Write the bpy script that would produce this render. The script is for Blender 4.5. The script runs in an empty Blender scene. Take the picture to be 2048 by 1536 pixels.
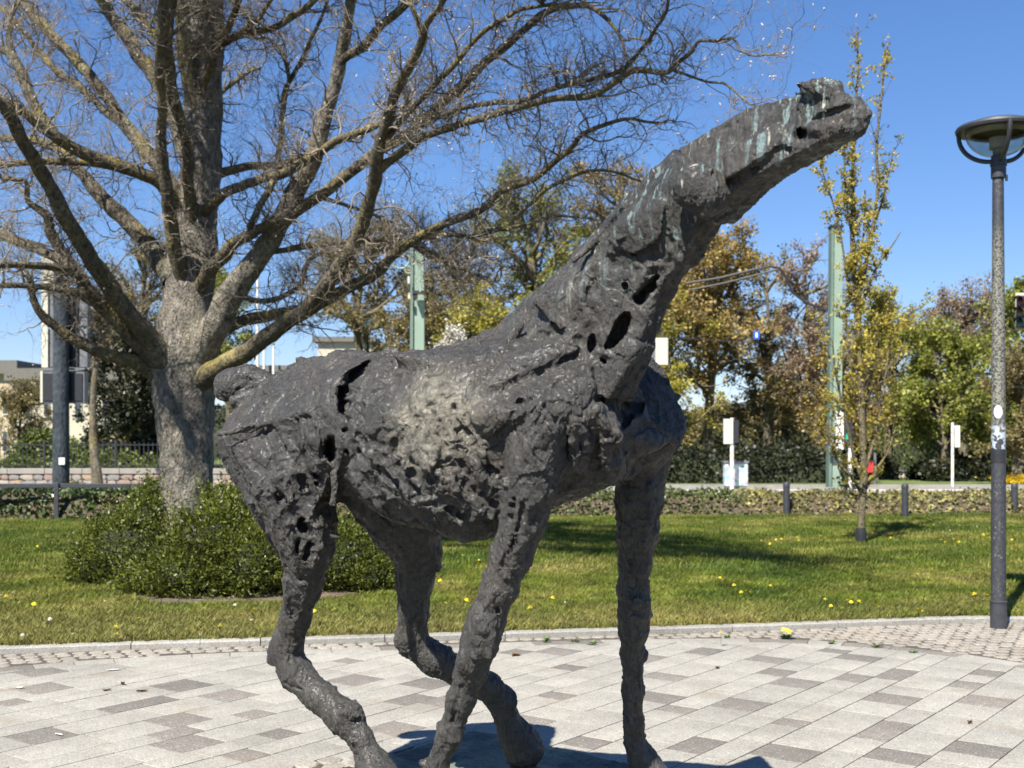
import bpy, bmesh, math, random
import numpy as np
from mathutils import Vector, Matrix, Euler

# ------------------------------------------------------------------ camera, sky, sun, exposure
SC = bpy.context.scene
COL = SC.collection
F, CX, HY, CH = 2340.0, 1024.0, 885.0, 1.6       # focal length in photo pixels, horizon row, eye height

cam_d = bpy.data.cameras.new('camera')
cam = bpy.data.objects.new('camera', cam_d); COL.objects.link(cam)
cam.location = (0, 0, CH); cam.rotation_euler = (math.radians(90), 0, 0)
cam_d.sensor_width = 36.0; cam_d.lens = F / 2048 * 36.0
cam_d.shift_y = (HY - 768.0) / 2048.0
cam_d.clip_start = 0.1; cam_d.clip_end = 3000
cam_d.dof.use_dof = True; cam_d.dof.focus_distance = 4.6; cam_d.dof.aperture_fstop = 5.2
SC.camera = cam

SUN_DIR = Vector((-0.466, -0.885, 0)).normalized()
SUN_EL = math.radians(51.5)
world = bpy.data.worlds.new('World'); SC.world = world; world.use_nodes = True
wn = world.node_tree; bg = wn.nodes['Background']
sky = wn.nodes.new('ShaderNodeTexSky'); sky.sky_type = 'NISHITA'; sky.sun_disc = False
sky.sun_elevation = SUN_EL; sky.sun_rotation = math.atan2(SUN_DIR.x, SUN_DIR.y)
sky.air_density = 1.0; sky.dust_density = 0.0; sky.ozone_density = 4.5; sky.altitude = 20
gm = wn.nodes.new('ShaderNodeGamma'); gm.inputs[1].default_value = 0.85; hs = wn.nodes.new('ShaderNodeHueSaturation'); hs.inputs['Saturation'].default_value = 1.22
wn.links.new(sky.outputs[0], gm.inputs[0]); wn.links.new(gm.outputs[0], hs.inputs['Color']); tn = wn.nodes.new('ShaderNodeMix'); tn.data_type = 'RGBA'; tn.blend_type = 'MULTIPLY'; tn.inputs[0].default_value = 1.0; tn.inputs[7].default_value = (1.0, 1.0, 1.19, 1)
wn.links.new(hs.outputs[0], tn.inputs[6]); wn.links.new(tn.outputs[2], bg.inputs[0]); bg.inputs[1].default_value = 0.069

sun_d = bpy.data.lights.new('sun', 'SUN'); sun = bpy.data.objects.new('sun', sun_d); COL.objects.link(sun)
sun_d.energy = 5.0; sun_d.angle = math.radians(0.53); sun_d.color = (1.0, 0.95, 0.86)
sv = Vector((SUN_DIR.x * math.cos(SUN_EL), SUN_DIR.y * math.cos(SUN_EL), math.sin(SUN_EL)))
sun.rotation_euler = sv.to_track_quat('Z', 'Y').to_euler(); sun.location = (-10, -20, 25)

SC.view_settings.view_transform = 'Standard'; SC.view_settings.look = 'None'
SC.view_settings.gamma = 1; SC.view_settings.exposure = 1.25; SC.view_settings.use_curve_mapping = False
SC.render.engine = 'CYCLES'
SC.cycles.max_bounces = 6; SC.cycles.transparent_max_bounces = 8
SC.cycles.use_denoising = True

# ------------------------------------------------------------------ helpers
RNG = np.random.default_rng(7)

def P(px, py, z):
    """point seen at photo pixel (px, py), z metres in front of the camera"""
    return np.array([(px - CX) / F * z, z, CH + (HY - py) / F * z])

def G(px, py, h=0.0):
    z = F * (CH - h) / (py - HY)
    return np.array([(px - CX) / F * z, z, h])

def link(name, me, mat=None, parent=None, loc=None):
    o = bpy.data.objects.new(name, me); COL.objects.link(o)
    if mat is not None and me is not None and len(me.materials) == 0: me.materials.append(mat)
    if parent is not None: o.parent = parent
    if loc is not None: o.location = loc
    return o

def mesh_np(name, V, Fc, smooth=False):
    """V (n,3); Fc: list of int arrays (m,k), each with its own k"""
    if not isinstance(Fc, (list, tuple)): Fc = [Fc]
    me = bpy.data.meshes.new(name)
    V = np.asarray(V, dtype=np.float32)
    me.vertices.add(len(V)); me.vertices.foreach_set('co', V.ravel())
    loops = np.concatenate([f.ravel() for f in Fc]).astype(np.int32)
    tot = np.concatenate([np.full(len(f), f.shape[1]) for f in Fc]).astype(np.int32)
    st = np.concatenate([[0], np.cumsum(tot)[:-1]]).astype(np.int32)
    me.loops.add(len(loops)); me.loops.foreach_set('vertex_index', loops)
    me.polygons.add(len(tot)); me.polygons.foreach_set('loop_start', st); me.polygons.foreach_set('loop_total', tot)
    if smooth: me.polygons.foreach_set('use_smooth', np.ones(len(tot), dtype=bool))
    me.update(calc_edges=True); me.validate()
    return me

class MB:
    def __init__(s): s.v = []; s.f = []
    def add(s, vs, fs):
        n = len(s.v); s.v += [tuple(map(float, v)) for v in vs]; s.f += [tuple(n + i for i in f) for f in fs]
    def box(s, c, size, rz=0.0, R=None):
        hx, hy, hz = size[0] / 2, size[1] / 2, size[2] / 2
        M = R if R is not None else Matrix.Rotation(rz, 3, 'Z')
        vs = [Vector(c) + M @ Vector((sx * hx, sy * hy, sz * hz)) for sz in (-1, 1) for sy in (-1, 1) for sx in (-1, 1)]
        s.add(vs, [(0, 2, 3, 1), (4, 5, 7, 6), (0, 1, 5, 4), (2, 6, 7, 3), (0, 4, 6, 2), (1, 3, 7, 5)])
    def tube(s, pts, rad, n=12, caps=True):
        pts = [Vector(p) for p in pts]
        if not hasattr(rad, '__len__'): rad = [rad] * len(pts)
        base = len(s.v); up = None
        for i, p in enumerate(pts):
            t = (pts[min(i + 1, len(pts) - 1)] - pts[max(i - 1, 0)]).normalized()
            if up is None:
                up = Vector((0, 0, 1)) if abs(t.z) < 0.9 else Vector((1, 0, 0))
            a = t.cross(up).normalized(); b = a.cross(t).normalized(); up = b
            for k in range(n):
                an = 2 * math.pi * k / n
                s.v.append(tuple(p + (a * math.cos(an) + b * math.sin(an)) * rad[i]))
        for i in range(len(pts) - 1):
            for k in range(n):
                k2 = (k + 1) % n
                s.f.append((base + i * n + k, base + i * n + k2, base + (i + 1) * n + k2, base + (i + 1) * n + k))
        if caps:
            s.f.append(tuple(base + k for k in range(n))[::-1])
            s.f.append(tuple(base + (len(pts) - 1) * n + k for k in range(n)))
    def lathe(s, prof, c=(0, 0, 0), n=24):
        base = len(s.v)
        for r, z in prof:
            for k in range(n):
                an = 2 * math.pi * k / n
                s.v.append((c[0] + r * math.cos(an), c[1] + r * math.sin(an), c[2] + z))
        for i in range(len(prof) - 1):
            for k in range(n):
                k2 = (k + 1) % n
                s.f.append((base + i * n + k, base + i * n + k2, base + (i + 1) * n + k2, base + (i + 1) * n + k))
        s.f.append(tuple(base + k for k in range(n))[::-1]); s.f.append(tuple(base + (len(prof) - 1) * n + k for k in range(n)))
    def prism(s, poly, z0, z1, bev=0.0):
        """poly: list of (x, y) counter-clockwise; a flat slab with a small bevel on its top edge"""
        n = len(poly); c = np.mean(np.array(poly), axis=0)
        def ring(k):
            return [(p[0] + (c[0] - p[0]) * k, p[1] + (c[1] - p[1]) * k) for p in poly]
        if bev:
            size = max(1e-6, float(np.mean([math.hypot(p[0] - c[0], p[1] - c[1]) for p in poly])))
            rings = [(poly, z0), (poly, z1 - bev), (ring(bev / size), z1)]
        else: rings = [(poly, z0), (poly, z1)]
        vs = [(x, y, z) for r, z in rings for x, y in r]
        fs = [tuple(range(n))[::-1], tuple(range((len(rings) - 1) * n, len(rings) * n))]
        for i in range(len(rings) - 1):
            for k in range(n):
                k2 = (k + 1) % n; fs.append((i * n + k, i * n + k2, (i + 1) * n + k2, (i + 1) * n + k))
        s.add(vs, fs)
    def mesh(s, name, smooth=False, bevel=0.0):
        me = bpy.data.meshes.new(name); me.from_pydata(s.v, [], s.f); me.update()
        if bevel:
            bm = bmesh.new(); bm.from_mesh(me); bmesh.ops.bevel(bm, geom=bm.edges[:], offset=bevel, segments=1, affect='EDGES', clamp_overlap=True)
            bm.to_mesh(me); bm.free()
        if smooth:
            me.polygons.foreach_set('use_smooth', np.ones(len(me.polygons), dtype=bool))
            me.set_sharp_from_angle(angle=math.radians(38))
        return me
    def build(s, name, mat, parent=None, smooth=False, bevel=0.0):
        return link(name, s.mesh(name, smooth, bevel), mat, parent)

def empty(name, loc, label, cat, group=None):
    o = bpy.data.objects.new(name, None); COL.objects.link(o); o.location = loc; o.empty_display_size = 0.2
    return tag(o, label, cat, group)
def tag(o, label=None, cat=None, group=None, kind=None):
    if label: o['label'] = label
    if cat: o['category'] = cat
    if group: o['group'] = group
    if kind: o['kind'] = kind
    return o
def under(child, parent):
    """parent a part built in world coordinates, keeping it where it is"""
    child.parent = parent; child.matrix_parent_inverse = Matrix.Translation(-Vector(parent.location))
    return child
def copy_tree(o, parent=None):
    c = o.copy(); COL.objects.link(c); c.parent = parent
    for ch in list(o.children): copy_tree(ch, c)
    return c

# ------------------------------------------------------------------ materials
class NT:
    def __init__(s, name):
        s.m = bpy.data.materials.new(name); s.m.use_nodes = True; s.t = s.m.node_tree; s.b = s.t.nodes['Principled BSDF']
        s._tc = None
    def n(s, typ, **kw):
        nd = s.t.nodes.new(typ)
        for k, v in kw.items(): setattr(nd, k, v)
        return nd
    def l(s, a, b): s.t.links.new(a, b)
    def tc(s, which='Object', scale=(1, 1, 1)):
        if s._tc is None: s._tc = s.n('ShaderNodeTexCoord')
        if tuple(scale) == (1, 1, 1): return s._tc.outputs[which]
        mp = s.n('ShaderNodeMapping'); mp.inputs['Scale'].default_value = scale; s.l(s._tc.outputs[which], mp.inputs[0]); return mp.outputs[0]
    def noise(s, scale, detail=4, rough=0.55, co=None, dist=0.0):
        nd = s.n('ShaderNodeTexNoise'); nd.inputs['Scale'].default_value = scale; nd.inputs['Detail'].default_value = detail
        nd.inputs['Roughness'].default_value = rough; nd.inputs['Distortion'].default_value = dist
        s.l(co if co is not None else s.tc(), nd.inputs['Vector']); return nd.outputs['Fac']
    def vor(s, scale, feature='F1', out='Distance', co=None):
        nd = s.n('ShaderNodeTexVoronoi'); nd.feature = feature; nd.inputs['Scale'].default_value = scale
        s.l(co if co is not None else s.tc(), nd.inputs['Vector']); return nd.outputs[out]
    def ramp(s, fac, stops):
        r = s.n('ShaderNodeValToRGB'); e = r.color_ramp.elements
        while len(e) > 1: e.remove(e[-1])
        for i, (p, c) in enumerate(stops):
            if not hasattr(c, '__len__'): c = (c, c, c)
            el = e[0] if i == 0 else e.new(p)
            el.position = p; el.color = (*c, 1)
        s.l(fac, r.inputs[0]); return r.outputs[0]
    def mix(s, fac, a, b, mode='MIX'):
        m = s.n('ShaderNodeMix'); m.data_type = 'RGBA'; m.blend_type = mode
        for sock, v in ((m.inputs[0], fac), (m.inputs[6], a), (m.inputs[7], b)):
            if hasattr(v, 'is_linked'): s.l(v, sock)
            elif hasattr(v, '__len__'): sock.default_value = (*v, 1)
            else: sock.default_value = v if sock.type == 'VALUE' else (v, v, v, 1)
        return m.outputs[2]
    def math(s, op, a, b=0.5):
        m = s.n('ShaderNodeMath'); m.operation = op
        for sock, v in ((m.inputs[0], a), (m.inputs[1], b)):
            if hasattr(v, 'is_linked'): s.l(v, sock)
            else: sock.default_value = v
        return m.outputs[0]
    def bump(s, h, strength=0.5, dist=0.01, prev=None):
        b = s.n('ShaderNodeBump'); b.inputs['Strength'].default_value = strength; b.inputs['Distance'].default_value = dist
        s.l(h, b.inputs['Height'])
        if prev is not None: s.l(prev, b.inputs['Normal'])
        return b.outputs[0]
    def out(s, col=None, rough=None, metal=None, normal=None, spec=None):
        for key, v in (('Base Color', col), ('Roughness', rough), ('Metallic', metal), ('Normal', normal), ('Specular IOR Level', spec)):
            if v is None: continue
            sock = s.b.inputs[key]
            if hasattr(v, 'is_linked'): s.l(v, sock)
            elif hasattr(v, '__len__'): sock.default_value = (*v, 1)
            else: sock.default_value = v
        return s.m

def simple(name, col, rough=0.6, metal=0.0, var=0.15, scale=8, bump=0.0, spec=0.5):
    t = NT(name); f = t.noise(scale, 5)
    c = t.ramp(f, [(0.3, tuple(x * (1 - var) for x in col)), (0.7, tuple(min(1, x * (1 + var)) for x in col))])
    nm = t.bump(t.noise(scale * 6, 4), bump, 0.01) if bump else None
    return t.out(c, rough, metal, nm, spec)

def m_slab(name, base, fleck, ranscale=0.12):
    t = NT(name)
    oi = t.n('ShaderNodeObjectInfo'); rnd = t.ramp(oi.outputs['Random'], [(0, tuple(x * (1 - ranscale) for x in base)), (1, tuple(x * (1 + ranscale) for x in base))])
    v = t.vor(150, out='Color'); sp = t.n('ShaderNodeSeparateColor'); t.l(v, sp.inputs[0])
    fl = t.ramp(sp.outputs[0], [(0, 0.70), (0.45, 0.97), (0.85, 1.12), (1, fleck)])
    dirt = t.ramp(t.noise(2.2, 6, 0.6), [(0.35, 0.86), (0.65, 1.04)])
    st = t.ramp(t.noise(60, 3, 0.7, co=t.tc(scale=(1, 1, 1))), [(0.3, 0.93), (0.7, 1.05)])
    geo = t.n('ShaderNodeNewGeometry'); wp = geo.outputs['Position']
    stain = t.ramp(t.noise(1.1, 7, 0.65, co=wp, dist=0.6), [(0.36, 0.86), (0.5, 0.99), (0.62, 1.03)]); rust = t.math('MULTIPLY', t.ramp(t.noise(1.9, 4, 0.6, co=wp), [(0.60, 0), (0.70, 0.35)]), 1.0)
    spk = t.ramp(t.noise(95, 2, 0.5, co=wp), [(0.27, 0.55), (0.33, 1.0)])
    c = t.mix(1, rnd, fl, 'MULTIPLY'); c = t.mix(1, c, dirt, 'MULTIPLY'); c = t.mix(1, c, stain, 'MULTIPLY'); c = t.mix(1, c, spk, 'MULTIPLY'); c = t.mix(rust, c, (0.20, 0.14, 0.085)); c = t.mix(1, c, st, 'MULTIPLY')
    return t.out(c, 0.85, 0, t.bump(t.noise(400, 2), 0.25, 0.002), 0.3)

M_SLAB = m_slab('pale_concrete', (0.290, 0.275, 0.240), 1.25, 0.06)
M_SLABD = m_slab('grey_brown_concrete', (0.168, 0.153, 0.134), 1.8)
M_JOINT = simple('joint_sand', (0.062, 0.052, 0.040), 0.95, var=0.3, scale=20)
M_SETT = m_slab('sett_stone', (0.245, 0.22, 0.185), 1.3, 0.25)
M_KERB = m_slab('kerb_granite', (0.27, 0.26, 0.235), 1.4)

def m_bronze():
    t = NT('dark_bronze')
    co = t.tc()
    big = t.noise(3.2, 6, 0.62)
    fine = t.noise(38, 7, 0.68, dist=0.6)
    col = t.ramp(big, [(0.3, (0.042, 0.041, 0.038)), (0.5, (0.072, 0.069, 0.062)), (0.62, (0.080, 0.070, 0.060)), (0.75, (0.072, 0.076, 0.070))])
    gr = t.ramp(fine, [(0.33, 0.6), (0.5, 1.0), (0.62, 1.35), (0.76, 1.9)])
    col = t.mix(1, col, gr, 'MULTIPLY')
    # pale green and white runs below the mane and brow: long vertical drips
    geo = t.n('ShaderNodeNewGeometry'); sep = t.n('ShaderNodeSeparateXYZ'); t.l(geo.outputs['Position'], sep.inputs[0])
    hz = t.ramp(t.math('MULTIPLY', sep.outputs['Z'], 0.3), [(0.60, 0.0), (0.70, 0.7), (0.76, 1.0)])
    drip = t.noise(1.0, 3, 0.6, co=t.tc(scale=(34, 34, 3.2)))
    dm = t.ramp(drip, [(0.555, 0), (0.61, 1)])
    patch = t.ramp(t.noise(5.5, 3), [(0.38, 0), (0.52, 1)])
    m = t.math('MULTIPLY', t.math('MULTIPLY', dm, patch), hz)
    m = t.math('MULTIPLY', m, t.ramp(t.noise(90, 3), [(0.38, 0.25), (0.55, 1)]))
    col = t.mix(m, col, (0.27, 0.38, 0.37))
    drip2 = t.noise(1.0, 2, 0.5, co=t.tc(scale=(22, 22, 2.2)))
    w = t.math('MULTIPLY', t.ramp(drip2, [(0.685, 0), (0.71, 1)]), hz)
    col = t.mix(w, col, (0.62, 0.6, 0.5))
    # rubbed, dusty patch on the flank
    vm = t.n('ShaderNodeVectorMath'); vm.operation = 'DISTANCE'; t.l(co, vm.inputs[0]); vm.inputs[1].default_value = tuple(P(865, 835, 4.05))
    dd = t.math('ADD', vm.outputs['Value'], t.math('MULTIPLY', t.noise(9, 4), 0.25))
    fm = t.math('MULTIPLY', t.ramp(dd, [(0.22, 1), (0.36, 0)]), t.ramp(t.noise(26, 5, 0.7), [(0.36, 0.1), (0.56, 0.95)]))
    col = t.mix(fm, col, (0.26, 0.24, 0.185))
    dust = t.math('MULTIPLY', t.ramp(t.noise(7, 5), [(0.5, 0), (0.72, 0.4)]), t.ramp(fine, [(0.4, 0), (0.7, 1)]))
    col = t.mix(dust, col, (0.16, 0.15, 0.13))
    rg = t.ramp(t.noise(20, 5, 0.6), [(0.3, 0.34), (0.7, 0.60)])
    h1 = t.noise(1, 6, 0.7, co=t.tc(scale=(55, 55, 26)), dist=1.2)
    h2 = t.noise(150, 3, 0.7)
    h3 = t.noise(1, 5, 0.75, co=t.tc(scale=(120, 120, 48)), dist=2.0)
    nm = t.bump(h1, 0.8, 0.022); nm = t.bump(h3, 0.8, 0.010, nm); nm = t.bump(h2, 0.4, 0.004, nm)
    t.b.inputs["Coat Weight"].default_value = 0.13; t.b.inputs['Coat Roughness'].default_value = 0.33; t.b.inputs['Coat IOR'].default_value = 1.6
    return t.out(col, rg, 0.45, nm, 0.8)
M_BRONZE = m_bronze()

def m_plate():
    t = NT('green_grey_bronze')
    big = t.noise(2.3, 5, 0.6)
    col = t.ramp(big, [(0.36, (0.045, 0.052, 0.050)), (0.47, (0.085, 0.10, 0.085)), (0.58, (0.20, 0.215, 0.145)), (0.72, (0.10, 0.115, 0.10))])
    fine = t.noise(30, 6, 0.7, dist=2.2)
    col = t.mix(1, col, t.ramp(fine, [(0.3, 0.45), (0.55, 1.05), (0.75, 1.7)]), 'MULTIPLY')
    nm = t.bump(t.noise(20, 6, 0.7, dist=2.5), 0.8, 0.03)
    return t.out(col, 0.55, 0.1, nm)
M_PLATE = m_plate()
# ------------------------------------------------------------------ bronze horse: a signed distance field meshed with OpenVDB
import openvdb
def noise3(p, seed=0):
    pi = np.floor(p).astype(np.int64); pf = (p - pi).astype(np.float32); u = pf * pf * (3 - 2 * pf)
    def h(ix, iy, iz):
        n = (ix * 73856093 ^ iy * 19349663 ^ iz * 83492791 ^ (seed * 2654435)) & 0xFFFFFFFF
        n = ((n >> 13) ^ n) * 1274126177 & 0xFFFFFFFF
        n = ((n >> 16) ^ n) & 0xFFFF
        return (n.astype(np.float32)) / 32767.5 - 1
    r = 0
    for dx in (0, 1):
        for dy in (0, 1):
            for dz in (0, 1):
                w = (u[:, 0] if dx else 1 - u[:, 0]) * (u[:, 1] if dy else 1 - u[:, 1]) * (u[:, 2] if dz else 1 - u[:, 2])
                r = r + w * h(pi[:, 0] + dx, pi[:, 1] + dy, pi[:, 2] + dz)
    return r
def fbm(p, octv=4, gain=0.55, seed=0, ridged=False):
    a, s, r = 1.0, 0.0, 0
    for i in range(octv):
        n = noise3(p, seed + i)
        if ridged: n = 1 - 2 * np.abs(n)
        r = r + a * n; s += a; a *= gain; p = p * 2.03 + 11.3
    return r / s

def knife(p, seed):
    """every cell of a jittered lattice is a small tilted plane: flat strokes with hard edges between them"""
    pi = np.floor(p).astype(np.int64); best = np.full(len(p), 9.0, np.float32); val = np.zeros(len(p), np.float32); sec = best.copy()
    def h(q, s):
        n = (q[:, 0] * 73856093 ^ q[:, 1] * 19349663 ^ q[:, 2] * 83492791 ^ (s * 2654435 + seed * 97)) & 0xFFFFFFFF
        n = ((n >> 13) ^ n) * 1274126177 & 0xFFFFFFFF; n = ((n >> 16) ^ n) & 0xFFFF
        return (n / 65535.0).astype(np.float32)
    for dx in (-1, 0, 1):
        for dy in (-1, 0, 1):
            for dz in (-1, 0, 1):
                q = pi + np.array([dx, dy, dz]); c = q + np.stack([h(q, 1), h(q, 2), h(q, 3)], 1); o = (p - c).astype(np.float32); dd = (o * o).sum(1)
                m = dd < best; sec = np.where(m, best, np.minimum(sec, dd)); best = np.where(m, dd, best)
                t = o[:, 0] * (h(q, 4) - 0.5) + o[:, 1] * (h(q, 5) - 0.5) + o[:, 2] * (h(q, 6) - 0.5)
                val = np.where(m, t * 2.6 + (h(q, 7) - 0.5) * 0.7, val)
    return val, np.sqrt(sec) - np.sqrt(best)

def cone_prim(a, ra, b, rb):
    a, b = np.array(a, np.float32), np.array(b, np.float32); ab = b - a; L2 = float(ab @ ab) + 1e-9
    def f(p):
        t = np.clip(((p - a) @ ab) / L2, 0, 1); return np.linalg.norm(p - a - t[:, None] * ab, axis=1) - (ra + (rb - ra) * t)
    c = (a + b) / 2; return f, c, math.sqrt(L2) / 2 + max(ra, rb)
def hull_prim(pts, r=0.02):
    """convex solid through the points, its edges rounded by r"""
    pts = np.array(pts, np.float64); bm = bmesh.new()
    for q in pts: bm.verts.new(q)
    res = bmesh.ops.convex_hull(bm, input=bm.verts[:]); bm.normal_update()
    c = pts.mean(0); N, D = [], []
    for fa in bm.faces:
        if fa.calc_area() < 1e-7: continue
        n = np.array(fa.normal); d = n @ np.array(fa.verts[0].co)
        if n @ c > d: n, d = -n, -d
        if any(n @ n2 > 0.9985 and abs(d - d2) < 0.006 for n2, d2 in zip(N, D)): continue
        N.append(n); D.append(d)
    bm.free(); N = np.array(N, np.float32); D = np.array(D, np.float32)
    def f(p):
        q = p @ N.T - (D - r)
        m = q.max(1)                     # soft maximum: slightly rounded arrises
        k = 0.0045
        return m + k * np.log(np.exp((q - m[:, None]) / k).sum(1)) - r
    return f, c.astype(np.float32), float(np.linalg.norm(pts - c, axis=1).max()) + 0.01
P0 = P
def shear(px):
    t = min(1, max(0, (px - 480) / 280)); u = min(1, max(0, (px - 900) / 300)); return 1 - 0.04 * t * t * (3 - 2 * t) + 0.025 * u * u * (3 - 2 * u)
def P(px, py, z): return P0(px, py, z * shear(px))
def chain0(L): return [cone_prim(P0(*a[:3]), a[3] * a[2] / F, P0(*b[:3]), b[3] * b[2] / F) for a, b in zip(L[:-1], L[1:])]
def chain(L, closed=False):
    """L: (px, py, depth, radius in photo pixels)"""
    out = []
    for (a, b) in zip(L[:-1], L[1:]):
        out.append(cone_prim(P(*a[:3]), a[3] * a[2] * shear(a[0]) / F, P(*b[:3]), b[3] * b[2] * shear(b[0]) / F))
    return out
def leg(L): return chain([(a, b, c, d * (1 if b < 1000 else 0.94 if b < 1110 else 0.87)) for a, b, c, d in L])
def off(p, yaw, w):
    """move a point away from the viewer's side along the lateral axis of a horse facing 'yaw' degrees towards the camera"""
    y = math.radians(yaw); return np.array(p) + np.array([math.sin(y), math.cos(y), 0]) * w

ADD = []      # (prim, blend)
def add(prims, k):
    for q in (prims if isinstance(prims, list) else [prims]): ADD.append((q, k))
# barrel
add(chain([(735, 850, 4.85, 132), (830, 868, 4.68, 160), (955, 878, 4.50, 184), (1075, 842, 4.40, 172), (1160, 842, 4.34, 138)]), 0.05)
add(chain([(760, 728, 4.95, 26), (900, 722, 4.80, 26), (985, 690, 4.7, 34)]), 0.05)
add(chain([(830, 930, 4.55, 118), (930, 960, 4.40, 112), (990, 965, 4.35, 106)]), 0.05)
# croup and rump: wedge with a flat upper face and a flat rear face
add(hull_prim([P(598, 716, 5.05), P(690, 703, 4.95), P(765, 702, 4.9), P(500, 775, 5.05), P(440, 850, 4.95), P(428, 880, 4.88), P(436, 930, 4.9),
               P(560, 830, 4.62), P(640, 812, 4.56), P(700, 760, 4.65), P(650, 985, 4.62), P(540, 1010, 4.72), P(492, 1000, 4.9), P(532, 1062, 4.85),
               P(620, 1040, 4.66), off(P(598, 716, 5.05), 28, 0.45), off(P(690, 735, 4.95), 28, 0.5), off(P(500, 800, 5.05), 28, 0.42), off(P(560, 960, 4.95), 28, 0.35)], 0.03), 0.03)
add(chain([(690, 760, 4.95, 60), (640, 840, 4.95, 75), (640, 930, 4.95, 62)]), 0.05)
# near hind leg
add(leg([(585, 985, 4.78, 92), (606, 1050, 4.78, 72), (614, 1092, 4.78, 57), (607, 1165, 4.82, 43), (590, 1240, 4.88, 32), (580, 1275, 4.9, 32)]), 0.04)
add(leg([(570, 1300, 4.92, 38), (590, 1345, 4.93, 38), (640, 1395, 4.92, 34), (692, 1437, 4.90, 39), (722, 1480, 4.88, 28), (742, 1520, 4.86, 32)]), 0.03)
add(chain([(548, 1318, 4.95, 16), (575, 1278, 4.92, 30)]), 0.03)
add(chain([(748, 1535, 4.86, 38), (765, 1585, 4.80, 52), (775, 1606, 4.78, 58)]), 0.03)
add(chain([(505, 985, 4.86, 22), (535, 1040, 4.86, 22), (562, 1100, 4.84, 14)]), 0.02)
# far hind leg
add(leg([(760, 960, 4.95, 90), (812, 1050, 5.0, 72), (835, 1105, 5.04, 50), (830, 1165, 5.08, 40), (826, 1215, 5.12, 34), (824, 1262, 5.15, 37)]), 0.04)
add(leg([(818, 1282, 5.16, 35), (868, 1318, 5.18, 37), (925, 1350, 5.2, 33), (978, 1374, 5.23, 31), (1003, 1402, 5.25, 33), (1016, 1442, 5.27, 28), (1030, 1470, 5.28, 38), (1044, 1490, 5.3, 44), (1048, 1500, 5.3, 46)]), 0.03)
# tail stump, two folds
add(chain([(463, 772, 5.1, 36), (496, 760, 5.12, 30), (545, 774, 5.12, 24)]), 0.008)
add(chain([(474, 802, 5.0, 17), (505, 786, 5.02, 20), (540, 790, 5.1, 24)]), 0.006)
# shoulder, near side: hull plus blade edges
add(hull_prim([P(930, 800, 4.2), P(1000, 740, 4.2), P(1090, 690, 4.2), P(1170, 690, 4.12), P(1190, 760, 3.98), P(1200, 850, 3.98), P(1180, 930, 4.05),
               P(1120, 960, 4.05), P(1010, 930, 4.12), P(955, 880, 4.18), P(1040, 820, 3.98), P(1110, 800, 3.92),
               P(1180, 700, 4.4), P(1010, 800, 4.5), P(1120, 950, 4.4)], 0.03), 0.03)
# chest between the forelegs
add(hull_prim([P(1100, 800, 4.1), P(1190, 800, 4.0), P(1238, 850, 4.0), P(1250, 930, 4.08), P(1230, 968, 4.15), P(1110, 985, 4.2), P(1170, 740, 4.2), P(1120, 975, 4.5), P(1270, 960, 4.4), P(1260, 800, 4.45)], 0.03), 0.03)
# far shoulder: a dark slab, with a lit boss below it
add(hull_prim([P(1300, 706, 4.52), P(1342, 745, 4.52), P(1376, 850, 4.48), P(1366, 884, 4.46), P(1300, 872, 4.34), P(1262, 820, 4.36), P(1262, 720, 4.5),
               P(1310, 740, 4.75), P(1340, 870, 4.7), P(1240, 880, 4.7)], 0.02), 0.02)
add(hull_prim([P(1252, 862, 4.25), P(1300, 834, 4.22), P(1352, 866, 4.3), P(1362, 890, 4.38), P(1330, 925, 4.4), P(1262, 955, 4.38), P(1245, 900, 4.3), P(1300, 950, 4.7), P(1340, 900, 4.7), P(1250, 900, 4.75)], 0.025), 0.03)
# near foreleg
add(leg([(1085, 830, 4.02, 52), (1066, 920, 4.04, 48), (1060, 975, 4.06, 47), (1048, 1040, 4.10, 48), (1024, 1110, 4.14, 44), (998, 1175, 4.18, 42), (972, 1240, 4.22, 42), (960, 1285, 4.24, 41), (942, 1342, 4.28, 36),
           (921, 1402, 4.32, 29), (898, 1470, 4.36, 27), (870, 1538, 4.40, 27), (852, 1590, 4.42, 34), (840, 1640, 4.42, 52), (836, 1655, 4.42, 56)]), 0.04)
add(chain([(935, 1325, 4.22, 24), (968, 1262, 4.18, 22)]), 0.03)
# far foreleg
add(leg([(1285, 920, 4.55, 56), (1280, 1000, 4.56, 49), (1274, 1062, 4.58, 43), (1270, 1125, 4.62, 37), (1266, 1180, 4.65, 35), (1269, 1222, 4.66, 36), (1267, 1260, 4.68, 32), (1265, 1310, 4.72, 26), (1265, 1380, 4.76, 23),
           (1268, 1445, 4.80, 23), (1269, 1482, 4.82, 22), (1284, 1515, 4.83, 30), (1302, 1560, 4.83, 44), (1308, 1594, 4.82, 52)]), 0.035)
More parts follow.
